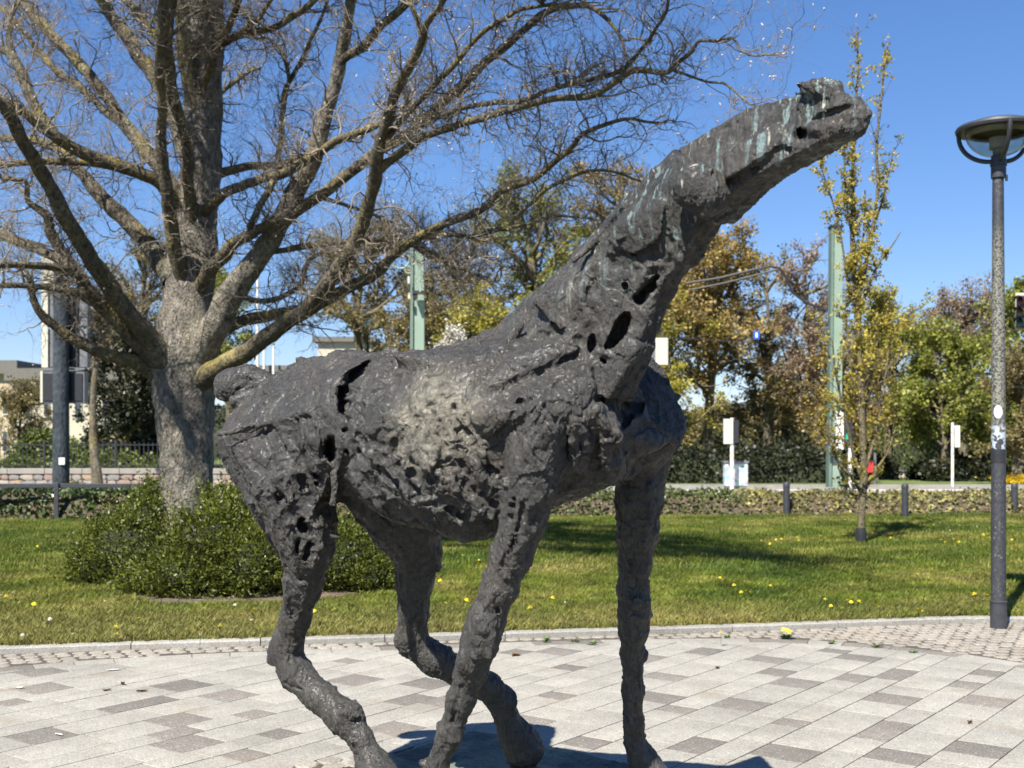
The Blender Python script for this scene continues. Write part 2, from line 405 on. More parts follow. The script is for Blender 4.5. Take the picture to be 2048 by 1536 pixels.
# neck: flat near side, a crisp front arris, a flat front face
YN = 50
def ring(crest, mid, arris, w, wf):
    """neck section: crest, widest point of the near side, front arris, and their far-side partners"""
    c, m, a = P(*crest), P(*mid), P(*arris)
    return [c, m, a, off(m, YN, w), off(a, YN, wf), off(c, YN, 0.05)]
add(hull_prim(ring((960, 680, 4.62), (1040, 720, 4.3), (1215, 800, 4.02), 0.42, 0.14) + ring((1060, 590, 4.42), (1110, 640, 4.16), (1280, 690, 3.98), 0.34, 0.08), 0.03), 0.035)
add(hull_prim(ring((1052, 598, 4.44), (1110, 640, 4.16), (1262, 715, 3.99), 0.36, 0.08) + ring((1155, 498, 4.22), (1190, 540, 4.02), (1325, 560, 3.94), 0.27, 0.08), 0.03), 0.035)
add(hull_prim(ring((1145, 508, 4.24), (1185, 545, 4.04), (1312, 590, 3.94), 0.29, 0.08) + ring((1250, 388, 4.05), (1275, 425, 3.9), (1378, 500, 3.84), 0.22, 0.08), 0.03), 0.035)
add(hull_prim(ring((1240, 402, 4.06), (1265, 435, 3.92), (1360, 530, 3.86), 0.24, 0.08) + ring((1345, 292, 3.9), (1350, 340, 3.78), (1400, 440, 3.75), 0.22, 0.12), 0.03), 0.035)
# head
YH = 50
def hring(nt, nb, w, drop=0.0):
    a, b = P(*nt), P(*nb); m = (a + b) / 2 + np.array([0, -0.015, 0])
    return [a, b, m, off(a, YH, w), off(b, YH, w * 0.85) - np.array([0, 0, drop])]
HR = [hring((1342, 300, 3.80), (1375, 425, 3.74), 0.17, 0.02), hring((1405, 262, 3.70), (1412, 430, 3.64), 0.17, 0.02), hring((1490, 214, 3.56), (1492, 362, 3.52), 0.14, 0.02),
      hring((1580, 186, 3.42), (1570, 318, 3.40), 0.12, 0.015), hring((1655, 172, 3.30), (1640, 286, 3.30), 0.105, 0.01), hring((1696, 196, 3.24), (1700, 268, 3.24), 0.06, 0.0)]
for a, b in zip(HR[:-1], HR[1:]): add(hull_prim(a + b, 0.022), 0.02)
add(chain([(1690, 208, 3.26, 16), (1716, 230, 3.27, 20), (1712, 254, 3.27, 18)]), 0.03)                     # muzzle
add(chain([(1600, 176, 3.36, 15), (1632, 176, 3.33, 17), (1668, 182, 3.3, 20)]), 0.02)                # brow and nose bridge
add(chain([(1395, 370, 3.60, 50), (1412, 388, 3.6, 46)]), 0.015)                                       # cheek disc
add(chain([(1352, 288, 3.74, 16), (1372, 300, 3.68, 12)]), 0.01)                                        # ear stump
# surface details are modelled on the near skin: find the skin's depth behind a photo pixel, then lay clay on it or cut into it
def base_sdf(p):
    d = None
    for (f, c, r), k in BASE:
        q = f(p)
        if d is None: d = q; continue
        h = np.clip(0.5 + 0.5 * (d - q) / k, 0, 1); d = d + (q - d) * h - k * h * (1 - h)
    return d
BASE = list(ADD)
def skin(pts):
    """pts (n, 2) photo pixels -> depth of the near skin, nan where the ray misses"""
    pts = np.array(pts, float); dirs = np.c_[(pts[:, 0] - CX) / F, np.ones(len(pts)), (HY - pts[:, 1]) / F]
    o = np.array([0, 0, CH]); z = np.full(len(pts), 2.6)
    for _ in range(70):
        d = base_sdf((o + dirs * z[:, None]).astype(np.float32)); z = z + np.clip(d, -0.02, 0.2) * 0.85
    z[(z > 6.3) | (np.abs(d) > 0.02)] = np.nan
    return z
DET = []
def ridge(L, k=0.012, sink=0.35): DET.append(('a', L, k, sink))
def gouge(L, k=0.006, sink=0.0, deep=0.0): DET.append(('s', L, k, sink)); (deep and DET.append(('s', L, k, sink - deep)))
def hole(L, k=0.006, deep=0.05): gouge(L, k, -0.2); DET.append(('d', L, k, deep))
def carve(poly, depth): DET.append(('h', [(a, b, 0) for a, b in poly], 0.004, depth))
def slab(poly, thick, k=0.008): DET.append(('p', [(a, b, 0) for a, b in poly], k, thick))
for poly_, th_ in (([(950, 790), (1000, 768), (1060, 742), (1110, 728), (1165, 700), (1150, 655), (1080, 675), (1000, 718)], 0.030), ([(925, 815), (960, 798), (1000, 800), (1035, 815), (1020, 850), (985, 880), (955, 870), (930, 845)], 0.024),
                   ([(1045, 832), (1080, 806), (1116, 815), (1120, 860), (1114, 930), (1042, 930), (1032, 870)], 0.030), ([(1060, 604), (1140, 526), (1185, 560), (1170, 640), (1112, 660)], 0.018), ([(1212, 462), (1296, 362), (1338, 400), (1328, 480), (1272, 520), (1228, 502)], 0.022),
                   ([(1346, 348), (1422, 328), (1432, 375), (1410, 412), (1372, 422), (1342, 395)], 0.024), ([(1442, 300), (1556, 240), (1572, 286), (1500, 342), (1447, 368)], 0.014), 
                   ([(446, 886), (556, 858), (596, 940), (556, 1005), (496, 980)], 0.024), ([(608, 834), (636, 832), (646, 870), (640, 950), (616, 955), (600, 900)], 0.026), ([(722, 800), (798, 772), (818, 850), (780, 898), (724, 880)], 0.018),
                   ([(880, 792), (906, 830), (928, 888), (880, 898), (842, 860)], 0.016), ([(868, 930), (914, 944), (924, 985), (885, 1000), (856, 974)], 0.030), ([(1147, 832), (1176, 830), (1182, 948), (1150, 955)], 0.022),
                   ([(1194, 822), (1222, 832), (1236, 880), (1222, 942), (1197, 950)], 0.030), ([(1262, 872), (1300, 846), (1344, 872), (1350, 886), (1300, 912), (1264, 926)], 0.022), ([(780, 706), (900, 716), (960, 700), (930, 740), (800, 745)], 0.014)):
    slab(poly_, th_)
# neck
carve([(1245, 622), (1266, 622), (1264, 652), (1232, 706), (1206, 704), (1204, 690)], 0.10); carve([(1192, 712), (1214, 722), (1216, 734), (1204, 730)], 0.06)
carve([(1318, 538), (1326, 552), (1312, 588), (1278, 618), (1266, 606), (1270, 588), (1300, 556)], 0.085); carve([(1240, 562), (1262, 572), (1262, 582), (1244, 576)], 0.04)
carve([(1182, 656), (1188, 700), (1180, 712), (1170, 700)], 0.06); gouge([(1268, 500, 5), (1262, 530, 5), (1272, 552, 4)])
ridge([(1268, 585, 8), (1285, 560, 9), (1300, 532, 9), (1318, 528, 9)], 0.01, 0.1); ridge([(1192, 703, 5), (1215, 708, 6), (1232, 714, 5)], 0.005, 0.0)
ridge([(1150, 520, 8), (1180, 490, 9), (1213, 452, 8), (1248, 416, 9), (1283, 374, 8), (1316, 336, 9)], 0.01, 0.5)
ridge([(1110, 640, 12), (1150, 662, 10), (1178, 640, 9), (1188, 600, 10)], 0.02); ridge([(1150, 600, 9), (1160, 560, 12), (1190, 530, 8)], 0.02)
ridge([(1225, 500, 14), (1245, 460, 14), (1262, 440, 9)], 0.02); gouge([(1136, 578, 4), (1128, 590, 5)]); gouge([(1105, 640, 4), (1122, 672, 4)], 0.01)
gouge([(1150, 498, 4), (1135, 520, 5), (1118, 540, 5)]); gouge([(1080, 600, 3), (1050, 640, 4)], 0.01); gouge([(1000, 640, 3), (1030, 625, 3)], 0.01)
ridge([(1040, 650, 10), (1000, 700, 12), (965, 760, 10), (945, 800, 10)], 0.03); gouge([(1350, 392, 4), (1345, 430, 6), (1362, 470, 5)], 0.008)
gouge([(1330, 470, 4), (1345, 500, 6), (1340, 525, 5)], 0.006)
# head
gouge([(1572, 204, 5), (1582, 188, 7), (1598, 178, 8), (1612, 182, 6)], 0.004, -0.3); ridge([(1584, 220, 8), (1602, 212, 8)], 0.006, 0.3); gouge([(1608, 218, 4), (1622, 212, 4), (1634, 202, 3)], 0.004)
gouge([(1700, 214, 4), (1688, 218, 5), (1660, 225, 4), (1640, 236, 5), (1622, 240, 4)], 0.006, -0.1); gouge([(1720, 216, 3), (1712, 206, 4)]); ridge([(1640, 226, 8), (1672, 212, 8), (1700, 205, 7)], 0.01)
ridge([(1600, 262, 12), (1640, 256, 12), (1690, 252, 10)], 0.012); carve([(1588, 250), (1612, 256), (1622, 262), (1602, 290), (1590, 276)], 0.05); ridge([(1560, 262, 12), (1576, 290, 10)], 0.012)
gouge([(1425, 395, 3), (1420, 362, 4), (1428, 335, 4)], 0.004, -0.1); gouge([(1446, 322, 5), (1452, 335, 6), (1449, 345, 4)], 0.004, -0.4); gouge([(1478, 318, 3), (1492, 322, 4)], 0.004)
carve([(1374, 322), (1398, 308), (1414, 312), (1408, 326), (1388, 328)], 0.03); gouge([(1350, 312, 4), (1362, 305, 5), (1372, 290, 5)], 0.005, -0.3); ridge([(1350, 292, 12), (1362, 286, 10)], 0.01, 0.3)
ridge([(1372, 345, 9), (1400, 330, 7), (1424, 340, 7), (1430, 375, 7), (1420, 410, 6)], 0.01, 0.5); gouge([(1432, 258, 4), (1452, 254, 5), (1472, 244, 4)], 0.006)
gouge([(1465, 280, 3), (1500, 260, 4), (1530, 244, 3)], 0.008); ridge([(1480, 345, 9), (1510, 330, 10), (1545, 305, 9)], 0.012); gouge([(1530, 290, 3), (1550, 280, 5), (1570, 262, 3)], 0.008)
gouge([(1500, 345, 4), (1520, 335, 3)]); gouge([(1570, 300, 6), (1580, 310, 5)]); ridge([(1436, 440, 7), (1470, 424, 8)], 0.01, 0.3)
# shoulder and chest
gouge([(975, 798, 3), (1010, 776, 5), (1050, 756, 6), (1088, 742, 4)], 0.003, -0.2); ridge([(968, 790, 9), (1010, 765, 10), (1060, 742, 10), (1110, 730, 8)], 0.006, 0.3)
gouge([(1002, 872, 3), (1030, 855, 5), (1060, 830, 6), (1080, 818, 4)], 0.003, -0.2); ridge([(1000, 850, 8), (1040, 832, 9), (1080, 808, 9)], 0.006, 0.4)
hole([(1040, 800, 4), (1052, 808, 7), (1062, 802, 4)], 0.004, 0.01); gouge([(1100, 700, 3), (1085, 718, 5), (1070, 730, 3)], 0.005); ridge([(1110, 770, 10), (1150, 750, 11), (1172, 735, 9)], 0.02)
ridge([(1000, 820, 10), (1060, 790, 9), (1100, 775, 10)], 0.02); gouge([(1110, 770, 4), (1122, 762, 4)]); carve([(1124, 818), (1130, 820), (1142, 885), (1140, 936), (1132, 930), (1130, 870)], 0.07)
ridge([(1146, 840, 11), (1148, 880, 10), (1150, 930, 10)], 0.01, 0.2); ridge([(1168, 850, 9), (1172, 900, 10), (1168, 945, 9)], 0.012, 0.2); gouge([(1158, 850, 3), (1160, 890, 4), (1158, 935, 3)])
ridge([(1196, 818, 14), (1204, 860, 13), (1210, 900, 13), (1218, 930, 14)], 0.012, 0.0); ridge([(1224, 832, 12), (1236, 866, 10), (1238, 890, 9)], 0.01, 0.0); gouge([(1180, 850, 3), (1184, 900, 4), (1190, 945, 3)])
hole([(1192, 796, 7), (1206, 800, 5)], 0.004, 0.03); ridge([(1200, 815, 9), (1199, 808, 9)], 0.006, -0.3); hole([(1174, 880, 5), (1172, 890, 4)], 0.004, 0.01)
carve([(1246, 800), (1268, 806), (1266, 842), (1242, 868), (1236, 846)], 0.12); carve([(1238, 868), (1248, 872), (1252, 905), (1260, 945), (1250, 940), (1240, 905)], 0.08)
carve([(1296, 745), (1300, 790), (1284, 832), (1262, 838), (1262, 800), (1278, 760)], 0.14); gouge([(1300, 905, 3), (1325, 896, 4), (1345, 885, 3)]); ridge([(1290, 842, 7), (1302, 836, 8)], 0.008, 0.1)
gouge([(1285, 925, 3), (1310, 912, 4)]); gouge([(1322, 735, 3), (1336, 762, 5)])
# blade edge behind the elbow
ridge([(945, 790, 8), (930, 812, 9), (918, 830, 10), (930, 852, 9), (952, 872, 9), (968, 905, 10), (982, 938, 10)], 0.008, 0.3); gouge([(905, 830, 4), (918, 856, 5), (945, 886, 5), (960, 918, 6), (972, 945, 6)], 0.005, -0.2)
# flank, ribs and belly
for L in ([(760, 745, 5), (800, 748, 5), (850, 735, 5)], [(790, 722, 8), (830, 712, 9), (880, 716, 8)], [(700, 880, 7), (735, 860, 8), (760, 870, 6)], [(900, 780, 6), (860, 800, 7), (830, 830, 6)],
          [(770, 930, 9), (790, 965, 10), (830, 1000, 11), (880, 1020, 10)], [(800, 900, 9), (815, 940, 9), (845, 985, 10)], [(870, 930, 14), (900, 960, 20), (920, 985, 14)], [(845, 915, 8), (860, 940, 9), (858, 970, 8)],
          [(925, 900, 10), (950, 930, 9), (960, 960, 11)], [(935, 1000, 9), (955, 1020, 10), (945, 1040, 8)], [(700, 930, 10), (720, 970, 10), (760, 1010, 9)], [(965, 950, 9), (985, 975, 9)], [(750, 900, 6), (770, 905, 7)]):
    ridge(L, 0.014, 0.2)
for L in ([(758, 940, 7), (775, 958, 10), (790, 972, 8)], [(800, 932, 6), (820, 948, 9)], [(862, 962, 6), (876, 948, 9), (884, 930, 6)], [(905, 925, 6), (925, 935, 8), (935, 950, 6)], [(930, 960, 7), (945, 985, 9)],
          [(824, 970, 7), (828, 995, 6)], [(970, 995, 7), (985, 1010, 8)], [(905, 1020, 6), (925, 1035, 8)], [(720, 905, 6), (728, 920, 7)], [(748, 1000, 6), (770, 1030, 7)], [(830, 925, 5), (836, 930, 5)],
          [(905, 905, 5), (920, 900, 5)], [(985, 940, 5), (990, 950, 5)], [(722, 870, 5), (730, 885, 6), (724, 895, 5)], [(792, 905, 4), (790, 880, 3)]):
    hole([(a + (i - len(L) / 2) * 5, b, c * 0.8) for i, (a, b, c) in enumerate(L)], 0.012, 0.004)
gouge([(905, 728, 3), (860, 724, 5), (840, 722, 4)]); gouge([(780, 728, 3), (800, 735, 4)]); ridge([(772, 700, 9), (790, 698, 7)], 0.008, 0.1)
# gap between haunch and ribs
carve([(766, 702), (762, 722), (722, 760), (696, 778), (676, 766), (694, 740)], 0.16); carve([(672, 768), (700, 760), (706, 800), (690, 838), (674, 826)], 0.17)
carve([(652, 872), (672, 866), (676, 905), (668, 936), (650, 922), (644, 895)], 0.14); hole([(690, 860, 7), (694, 900, 6), (682, 960, 6), (676, 1010, 6)], 0.005, 0.06)
DET.append(('b', [(640, 838, 5), (675, 818, 5), (712, 792, 4)], 0.004, 4.56)); DET.append(('b', [(683, 868, 7), (688, 900, 8), (672, 950, 8), (668, 1010, 8)], 0.006, 4.55)); DET.append(('b', [(730, 738, 3), (716, 770, 4), (706, 800, 3)], 0.004, 4.6))
# haunch
ridge([(440, 868, 8), (500, 856, 8), (560, 838, 9), (620, 822, 9)], 0.012, 0.4); ridge([(560, 850, 9), (590, 900, 10), (600, 950, 9)], 0.02); ridge([(600, 830, 9), (630, 880, 11), (640, 940, 9)], 0.015, 0.2)
gouge([(540, 805, 3), (525, 825, 4), (505, 860, 3)], 0.006); gouge([(560, 780, 3), (545, 800, 4)]); hole([(600, 840, 5), (612, 870, 6), (614, 900, 4)], 0.005, 0.01); gouge([(570, 870, 4), (585, 910, 5)])
hole([(600, 955, 6), (606, 975, 7)], 0.005, 0.02); hole([(556, 985, 6), (562, 995, 7)], 0.005, 0.02); hole([(632, 948, 6), (638, 970, 7)], 0.005, 0.03); ridge([(560, 960, 11), (580, 1000, 12), (560, 1030, 10)], 0.02, 0.0)
carve([(596, 1034), (612, 1036), (620, 1056), (608, 1070), (594, 1062)], 0.07); carve([(594, 1076), (604, 1078), (600, 1112), (592, 1104)], 0.06); carve([(614, 1078), (630, 1084), (612, 1124), (602, 1126)], 0.05)
ridge([(580, 1050, 10), (585, 1090, 9), (590, 1140, 8)], 0.01, 0.1); ridge([(635, 1060, 14), (640, 1090, 12), (625, 1130, 10)], 0.015, 0.0); carve([(606, 1142), (610, 1150), (602, 1176), (595, 1168)], 0.03)
carve([(594, 1184), (598, 1200), (586, 1244), (579, 1240)], 0.045); ridge([(610, 1170, 8), (604, 1220, 7)], 0.01, 0.2); ridge([(575, 1160, 8), (574, 1220, 7)], 0.01, 0.2)
gouge([(470, 960, 4), (500, 1000, 5)], 0.01)
gouge([(545, 1345, 3), (575, 1372, 5), (600, 1380, 4)]); ridge([(690, 1425, 10), (712, 1432, 9)], 0.01, 0.0); gouge([(700, 1446, 3), (718, 1444, 3)], 0.003); ridge([(700, 1482, 5), (704, 1485, 6)], 0.005, -0.5)
# near foreleg
ridge([(1040, 1000, 9), (1030, 1060, 9), (1005, 1120, 9)], 0.015); hole([(1024, 1012, 5), (1030, 1014, 4)], 0.003, 0.01); hole([(1018, 1036, 4), (1022, 1038, 4)], 0.003, 0.01); hole([(1028, 1000, 3), (1031, 1002, 3)], 0.003, 0.01)
ridge([(1060, 1010, 8), (1045, 1080, 8), (1015, 1150, 8)], 0.012); gouge([(1050, 1000, 3), (1030, 1070, 4), (1000, 1140, 3)]); ridge([(960, 1230, 15), (968, 1255, 14)], 0.02, 0.3); ridge([(985, 1270, 10), (975, 1310, 12)], 0.012, 0.2)
gouge([(905, 1430, 3), (915, 1400, 5), (922, 1372, 3)], 0.003); hole([(904, 1442, 4), (908, 1428, 4)], 0.003, 0.01); gouge([(885, 1505, 3), (893, 1490, 4)], 0.003); gouge([(935, 1290, 3), (940, 1330, 4)], 0.006)
ridge([(990, 1180, 7), (975, 1210, 8), (998, 1225, 6)], 0.01); hole([(992, 1215, 4), (996, 1225, 4)], 0.003, 0.01)
# far foreleg
ridge([(1256, 1010, 9), (1252, 1100, 8), (1250, 1180, 8)], 0.012); ridge([(1300, 970, 10), (1300, 1030, 10), (1290, 1090, 9)], 0.012, 0.2); ridge([(1252, 1195, 8), (1270, 1205, 12), (1296, 1200, 9)], 0.012, 0.2)
gouge([(1262, 1225, 3), (1285, 1228, 4)]); gouge([(1270, 1300, 2.5), (1268, 1380, 3), (1272, 1440, 3)], 0.004); ridge([(1258, 1330, 5), (1256, 1400, 6), (1262, 1450, 5)], 0.008); ridge([(1280, 1330, 6), (1282, 1400, 5)], 0.008)
# tail folds
gouge([(452, 800, 3), (475, 788, 5), (505, 776, 6), (520, 770, 4)], 0.004, -0.3); gouge([(480, 755, 3), (500, 760, 4)])


def place_details():
    pts = [(q[0], q[1]) for d in DET for q in d[1]]; z = skin(pts); i = 0
    for typ, L, k, par in DET:
        zz = z[i:i + len(L)]; i += len(L)
        if typ == 'b': add(chain([(q[0], q[1], par, q[2]) for q in L]), k); continue
        good = ~np.isnan(zz)
        if not good.any(): continue
        zz = np.where(good, zz, np.nanmean(zz)); zz = np.minimum(zz, np.nanmin(zz) + 0.16)
        if typ == 'p':       # a thick slab of clay on the skin
            c = np.mean(np.array(L), axis=0); pts_ = [P0(q[0], q[1], zk + 0.05) for q, zk in zip(L, zz)] + [P0(c[0] + (q[0] - c[0]) * 0.93, c[1] + (q[1] - c[1]) * 0.93, zk - par) for q, zk in zip(L, zz)]
            ADD.append((hull_prim(pts_, 0.006), k)); continue
        if typ == 'h':       # a sharp-edged hollow: hull from just above the skin down to its floor
            c = np.mean(np.array(L), axis=0); zf = np.minimum(zz, np.nanmin(zz) + 0.10)
            pts_ = [P0(q[0], q[1], zk - 0.03) for q, zk in zip(L, zf)] + [P0(c[0] + (q[0] - c[0]) * 0.8, c[1] + (q[1] - c[1]) * 0.8, zk + par) for q, zk in zip(L, zz)]
            SUB.append((hull_prim(pts_, 0.004), k)); continue
        out = []
        for q, zk in zip(L, zz):
            r = q[2] * zk / F
            out.append((q[0], q[1], zk + (r * par if typ != 'd' else par), q[2] * (1 if typ != 'd' else 0.9)))
        if typ == 'a': add(chain0(out), k)
        else:
            for q in chain0(out) if len(out) > 1 else []: SUB.append((q, k))
            if typ == 'd':      # run the hollow in from the skin
                for (a, zk) in zip(out, zz): SUB.append((cone_prim(P0(a[0], a[1], zk - 0.004), a[3] * zk / F, P0(*a[:3]), a[3] * zk / F), k))
SUB = []
place_details()

def build_horse():
    vox = 0.0075; B = 24
    cs = np.array([q[1] for q, k in ADD]); rs = np.array([q[2] for q, k in ADD])
    cc = np.array([q[1] for q, k in SUB]); rc = np.array([q[2] for q, k in SUB])
    lo = (cs - rs[:, None]).min(0) - 0.06; hi = (cs + rs[:, None]).max(0) + 0.06
    nb = np.ceil((hi - lo) / (vox * B)).astype(int)
    grid = openvdb.FloatGrid(0.06); half = vox * B / 2 * math.sqrt(3)
    ii = np.stack(np.meshgrid(np.arange(B), np.arange(B), np.arange(B), indexing='ij'), -1).reshape(-1, 3).astype(np.float32) * vox
    for bx in range(nb[0]):
        for by in range(nb[1]):
            for bz in range(nb[2]):
                o = lo + np.array([bx, by, bz]) * vox * B; c = (o + vox * B / 2).astype(np.float32)
                near = np.where(np.linalg.norm(cs - c, axis=1) - rs < half + 0.07)[0]
                if len(near) == 0: continue
                dc = min(float(ADD[i][0][0](c[None])[0]) for i in near)
                if dc > half + 0.10: continue
                p = ii + o.astype(np.float32); d = None
                if dc < -half - 0.16: d = np.full(len(p), -0.05, np.float32)
                else:
                    for i in near:
                        (f, _, _), k = ADD[i]; q = f(p)
                        if d is None: d = q; continue
                        h = np.clip(0.5 + 0.5 * (d - q) / k, 0, 1); d = d + (q - d) * h - k * h * (1 - h)
                    hit = np.where(np.linalg.norm(cc - c, axis=1) - rc < half + 0.03)[0]
                    if len(hit):      # ragged hollows: look the cuts up through warped space
                        p = p + 0.010 * np.stack([fbm(p * 19 + s_, 2, seed=200 + s_) for s_ in range(3)], 1).astype(np.float32)
                    for i in hit:
                        (f, _, _), k = SUB[i]; q = -f(p)
                        h = np.clip(0.5 + 0.5 * (q - d) / k, 0, 1); d = d + (q - d) * h + k * h * (1 - h)
                grid.copyFromArray(np.clip(d, -0.05, 0.06).reshape(B, B, B).astype(np.float32), ijk=(bx * B, by * B, bz * B))
    V, T, Q = grid.convertToPolygons(0.0, 0.0)
    V = V.astype(np.float64) * vox + lo
    Q = Q[:, ::-1]
    me = mesh_np('body', V, [Q] if len(T) == 0 else [Q, T[:, ::-1]])
    # one subdivision, then the modelled surface: lumps, palette-knife ridges, pits
    bm = bmesh.new(); bm.from_mesh(me); bmesh.ops.delete(bm, geom=[v for v in bm.verts if not v.link_faces], context='VERTS')
    seen = set(); bm.verts.ensure_lookup_table(); shells = []
    for v0 in bm.verts:
        if v0.index in seen: continue
        st = [v0]; seen.add(v0.index); isl = []
        while st:
            v = st.pop(); isl.append(v)
            for e in v.link_edges:
                w = e.other_vert(v)
                if w.index not in seen: seen.add(w.index); st.append(w)
        shells.append(isl)
    shells.sort(key=len); bmesh.ops.delete(bm, geom=[v for i in shells[:-1] for v in i], context='VERTS')
    bmesh.ops.subdivide_edges(bm, edges=bm.edges[:], cuts=1, use_grid_fill=True); bm.normal_update(); bm.to_mesh(me); bm.free()
    n = len(me.vertices); co = np.empty(n * 3, np.float32); me.vertices.foreach_get('co', co); co = co.reshape(-1, 3).astype(np.float64)
    no = np.empty(n * 3, np.float32); me.vertices.foreach_get('normal', no) if hasattr(me.vertices[0], 'normal') else None
    no = np.array([0.0] * (n * 3), np.float32); me.vertex_normals.foreach_get('vector', no); no = no.reshape(-1, 3).astype(np.float64)
    rough = np.clip(0.30 + fbm(co * 2.6 + 3, 2, seed=40) * 0.6, 0.12, 0.6)                # smooth and ragged areas
    for c_, rad, amt in ((P(860, 965, 4.2), 0.34, 1.0), (P(600, 1040, 4.65), 0.26, 0.9), (P(700, 850, 4.55), 0.25, 0.9), (P(1060, 820, 3.98), 0.22, 0.7), (P(1200, 480, 4.1), 0.25, 0.55), (P(1280, 560, 3.85), 0.2, 0.8), (P(1620, 200, 3.3), 0.14, 0.6), (P(1210, 860, 3.95), 0.2, 0.7), (P(850, 715, 4.8), 0.25, 0.8)):
        rough = np.maximum(rough, amt * np.exp(-(np.linalg.norm(co - c_, axis=1) / rad) ** 4))
    low = np.clip((1.30 - co[:, 2]) / 0.25, 0, 1)
    warp = co + 0.030 * np.stack([fbm(co * 9, 3, seed=50), fbm(co * 9, 3, seed=60), fbm(co * 9, 3, seed=70)], 1)
    big = fbm(warp * 6.5, 3, seed=1) * (0.014 - 0.007 * low)
    st = np.where(low[:, None] > 0.5, np.array([1.5, 1.5, 0.62]), np.array([1.0, 1.0, 0.85]))
    k1, e1 = knife(warp * 10.5 * st, 3); k2, e2 = knife(warp * 27 * st, 4); k3, e3 = knife(warp * 60 * st, 5)
    clay = (np.clip(k1, -1, 1) * 0.0105 * (1 - 0.5 * low) + np.clip(k2, -1, 1) * 0.0052) * (0.55 + 0.45 * rough) * (1 - 0.35 * low) + np.clip(k3, -1, 1) * 0.0019     # flat strokes of the palette knife
    ridge = fbm(warp * np.array([19, 19, 10]), 3, 0.55, seed=11, ridged=True) * 0.015 * rough * (1 - low)
    sinew = fbm(warp * np.array([30, 30, 5.5]), 3, 0.55, seed=14, ridged=True) * (0.0085 * low + 0.003 * (1 - low))
    fine = fbm(warp * np.array([90, 90, 40]), 2, 0.6, seed=31, ridged=True) * 0.0026
    pit = np.clip(fbm(warp * 22, 2, seed=81) - 0.40, 0, 1) * -0.11 * rough
    top = np.clip((co[:, 2] - 2.05) / 0.25, 0, 1)                              # the neck and head keep their cut planes
    d = big * (1 - 0.6 * top) + clay * (1 - 0.42 * top) + ridge * (1 - 0.35 * top) + sinew + fine + pit * (1 - 0.4 * top)
    co = co + no * (d * 0.80)[:, None]
    me.vertices.foreach_set('co', co.astype(np.float32).ravel()); me.update()
    me.polygons.foreach_set('use_smooth', np.ones(len(me.polygons), dtype=bool))
    return me

horse = empty('horse_statue', (0.0, 4.9, 0.0), 'dark bronze striding horse statue with outstretched neck on the pale paving', 'statue')
under(link('body', build_horse(), M_BRONZE), horse)
print('horse verts', len(horse.children[0].data.vertices))

P = P0
def base_plate():
    poly = np.array([(-0.234, 6.15), (0.04, 5.95), (0.378, 5.67), (0.50, 5.55), (0.744, 5.41), (0.98, 5.0), (0.92, 4.3), (0.3, 3.95), (-0.5, 3.9), (-1.0, 4.4), (-1.02, 5.0), (-0.88, 5.36), (-0.749, 5.41), (-0.612, 5.64), (-0.437, 5.88)])
    c = np.array([0, 4.95]); n = len(poly); R = 46; per = 26
    # outline resampled, then concentric rings
    out = []
    for i in range(n):
        a, b = poly[i], poly[(i + 1) % n]
        for t in np.linspace(0, 1, per, endpoint=False): out.append(a + (b - a) * t)
    out = np.array(out); m = len(out)
    jit = fbm(np.c_[out * 6, np.zeros(m)], 3, seed=5) * 0.015
    out = out + (out - c) / np.linalg.norm(out - c, axis=1)[:, None] * jit[:, None]
    V = [np.c_[out, np.full(m, -0.01)]]
    feet = [(P(775, 1606, 4.59), 0.03), (P(836, 1655, 4.24), 0.04), (P(1308, 1594, 4.75), 0.03), (P(1048, 1500, 5.12), 0.07)]
    for s in np.linspace(0.0, 0.985, R):
        q = c + (out - c) * (1 - s) if s > 0 else out
        edge = np.minimum(1, np.linalg.norm(q - out, axis=1) / 0.10)
        z = 0.062 + 0.05 * edge ** 0.6
        for ft, hh in feet:
            dd = np.hypot(q[:, 0] - ft[0], q[:, 1] - ft[1]); z = z + hh * np.exp(-(dd / 0.16) ** 2)
        z = z + (fbm(np.c_[q * 5, np.zeros(m)], 3, seed=8) * 0.014 + fbm(np.c_[q * np.array([22, 30]), np.zeros(m)], 3, seed=9, ridged=True) * 0.007) * (0.3 + 0.7 * edge)
        V.append(np.c_[q, z])
    V = np.concatenate(V); k = np.arange(m); k2 = (k + 1) % m; Fq = []
    for i in range(R): Fq.append(np.c_[i * m + k, i * m + k2, (i + 1) * m + k2, (i + 1) * m + k])
    return mesh_np('base_plate', V, [np.concatenate(Fq)], True)
under(link('base_plate', base_plate(), M_PLATE), horse)
# ------------------------------------------------------------------ ground sheet, paving, kerb
D1 = np.array([1776, 2340.0]); D1 /= np.linalg.norm(D1); D2 = np.array([-D1[1], D1[0]])
def uvp(u, v): q = D1 * u + D2 * v; return (float(q[0]), float(q[1]))

def m_earth():
    t = NT('earth'); f = t.noise(0.6, 6)
    return t.out(t.ramp(f, [(0.3, (0.05, 0.065, 0.02)), (0.7, (0.09, 0.09, 0.035))]), 0.95, 0, t.bump(t.noise(6, 5), 0.4, 0.05))
M_EARTH = m_earth()
g = MB(); g.add([(-900, -60, -0.10), (900, -60, -0.10), (900, 1800, -0.10), (-900, 1800, -0.10)], [(0, 1, 2, 3)])
tag(g.build('ground', M_EARTH), kind='structure')

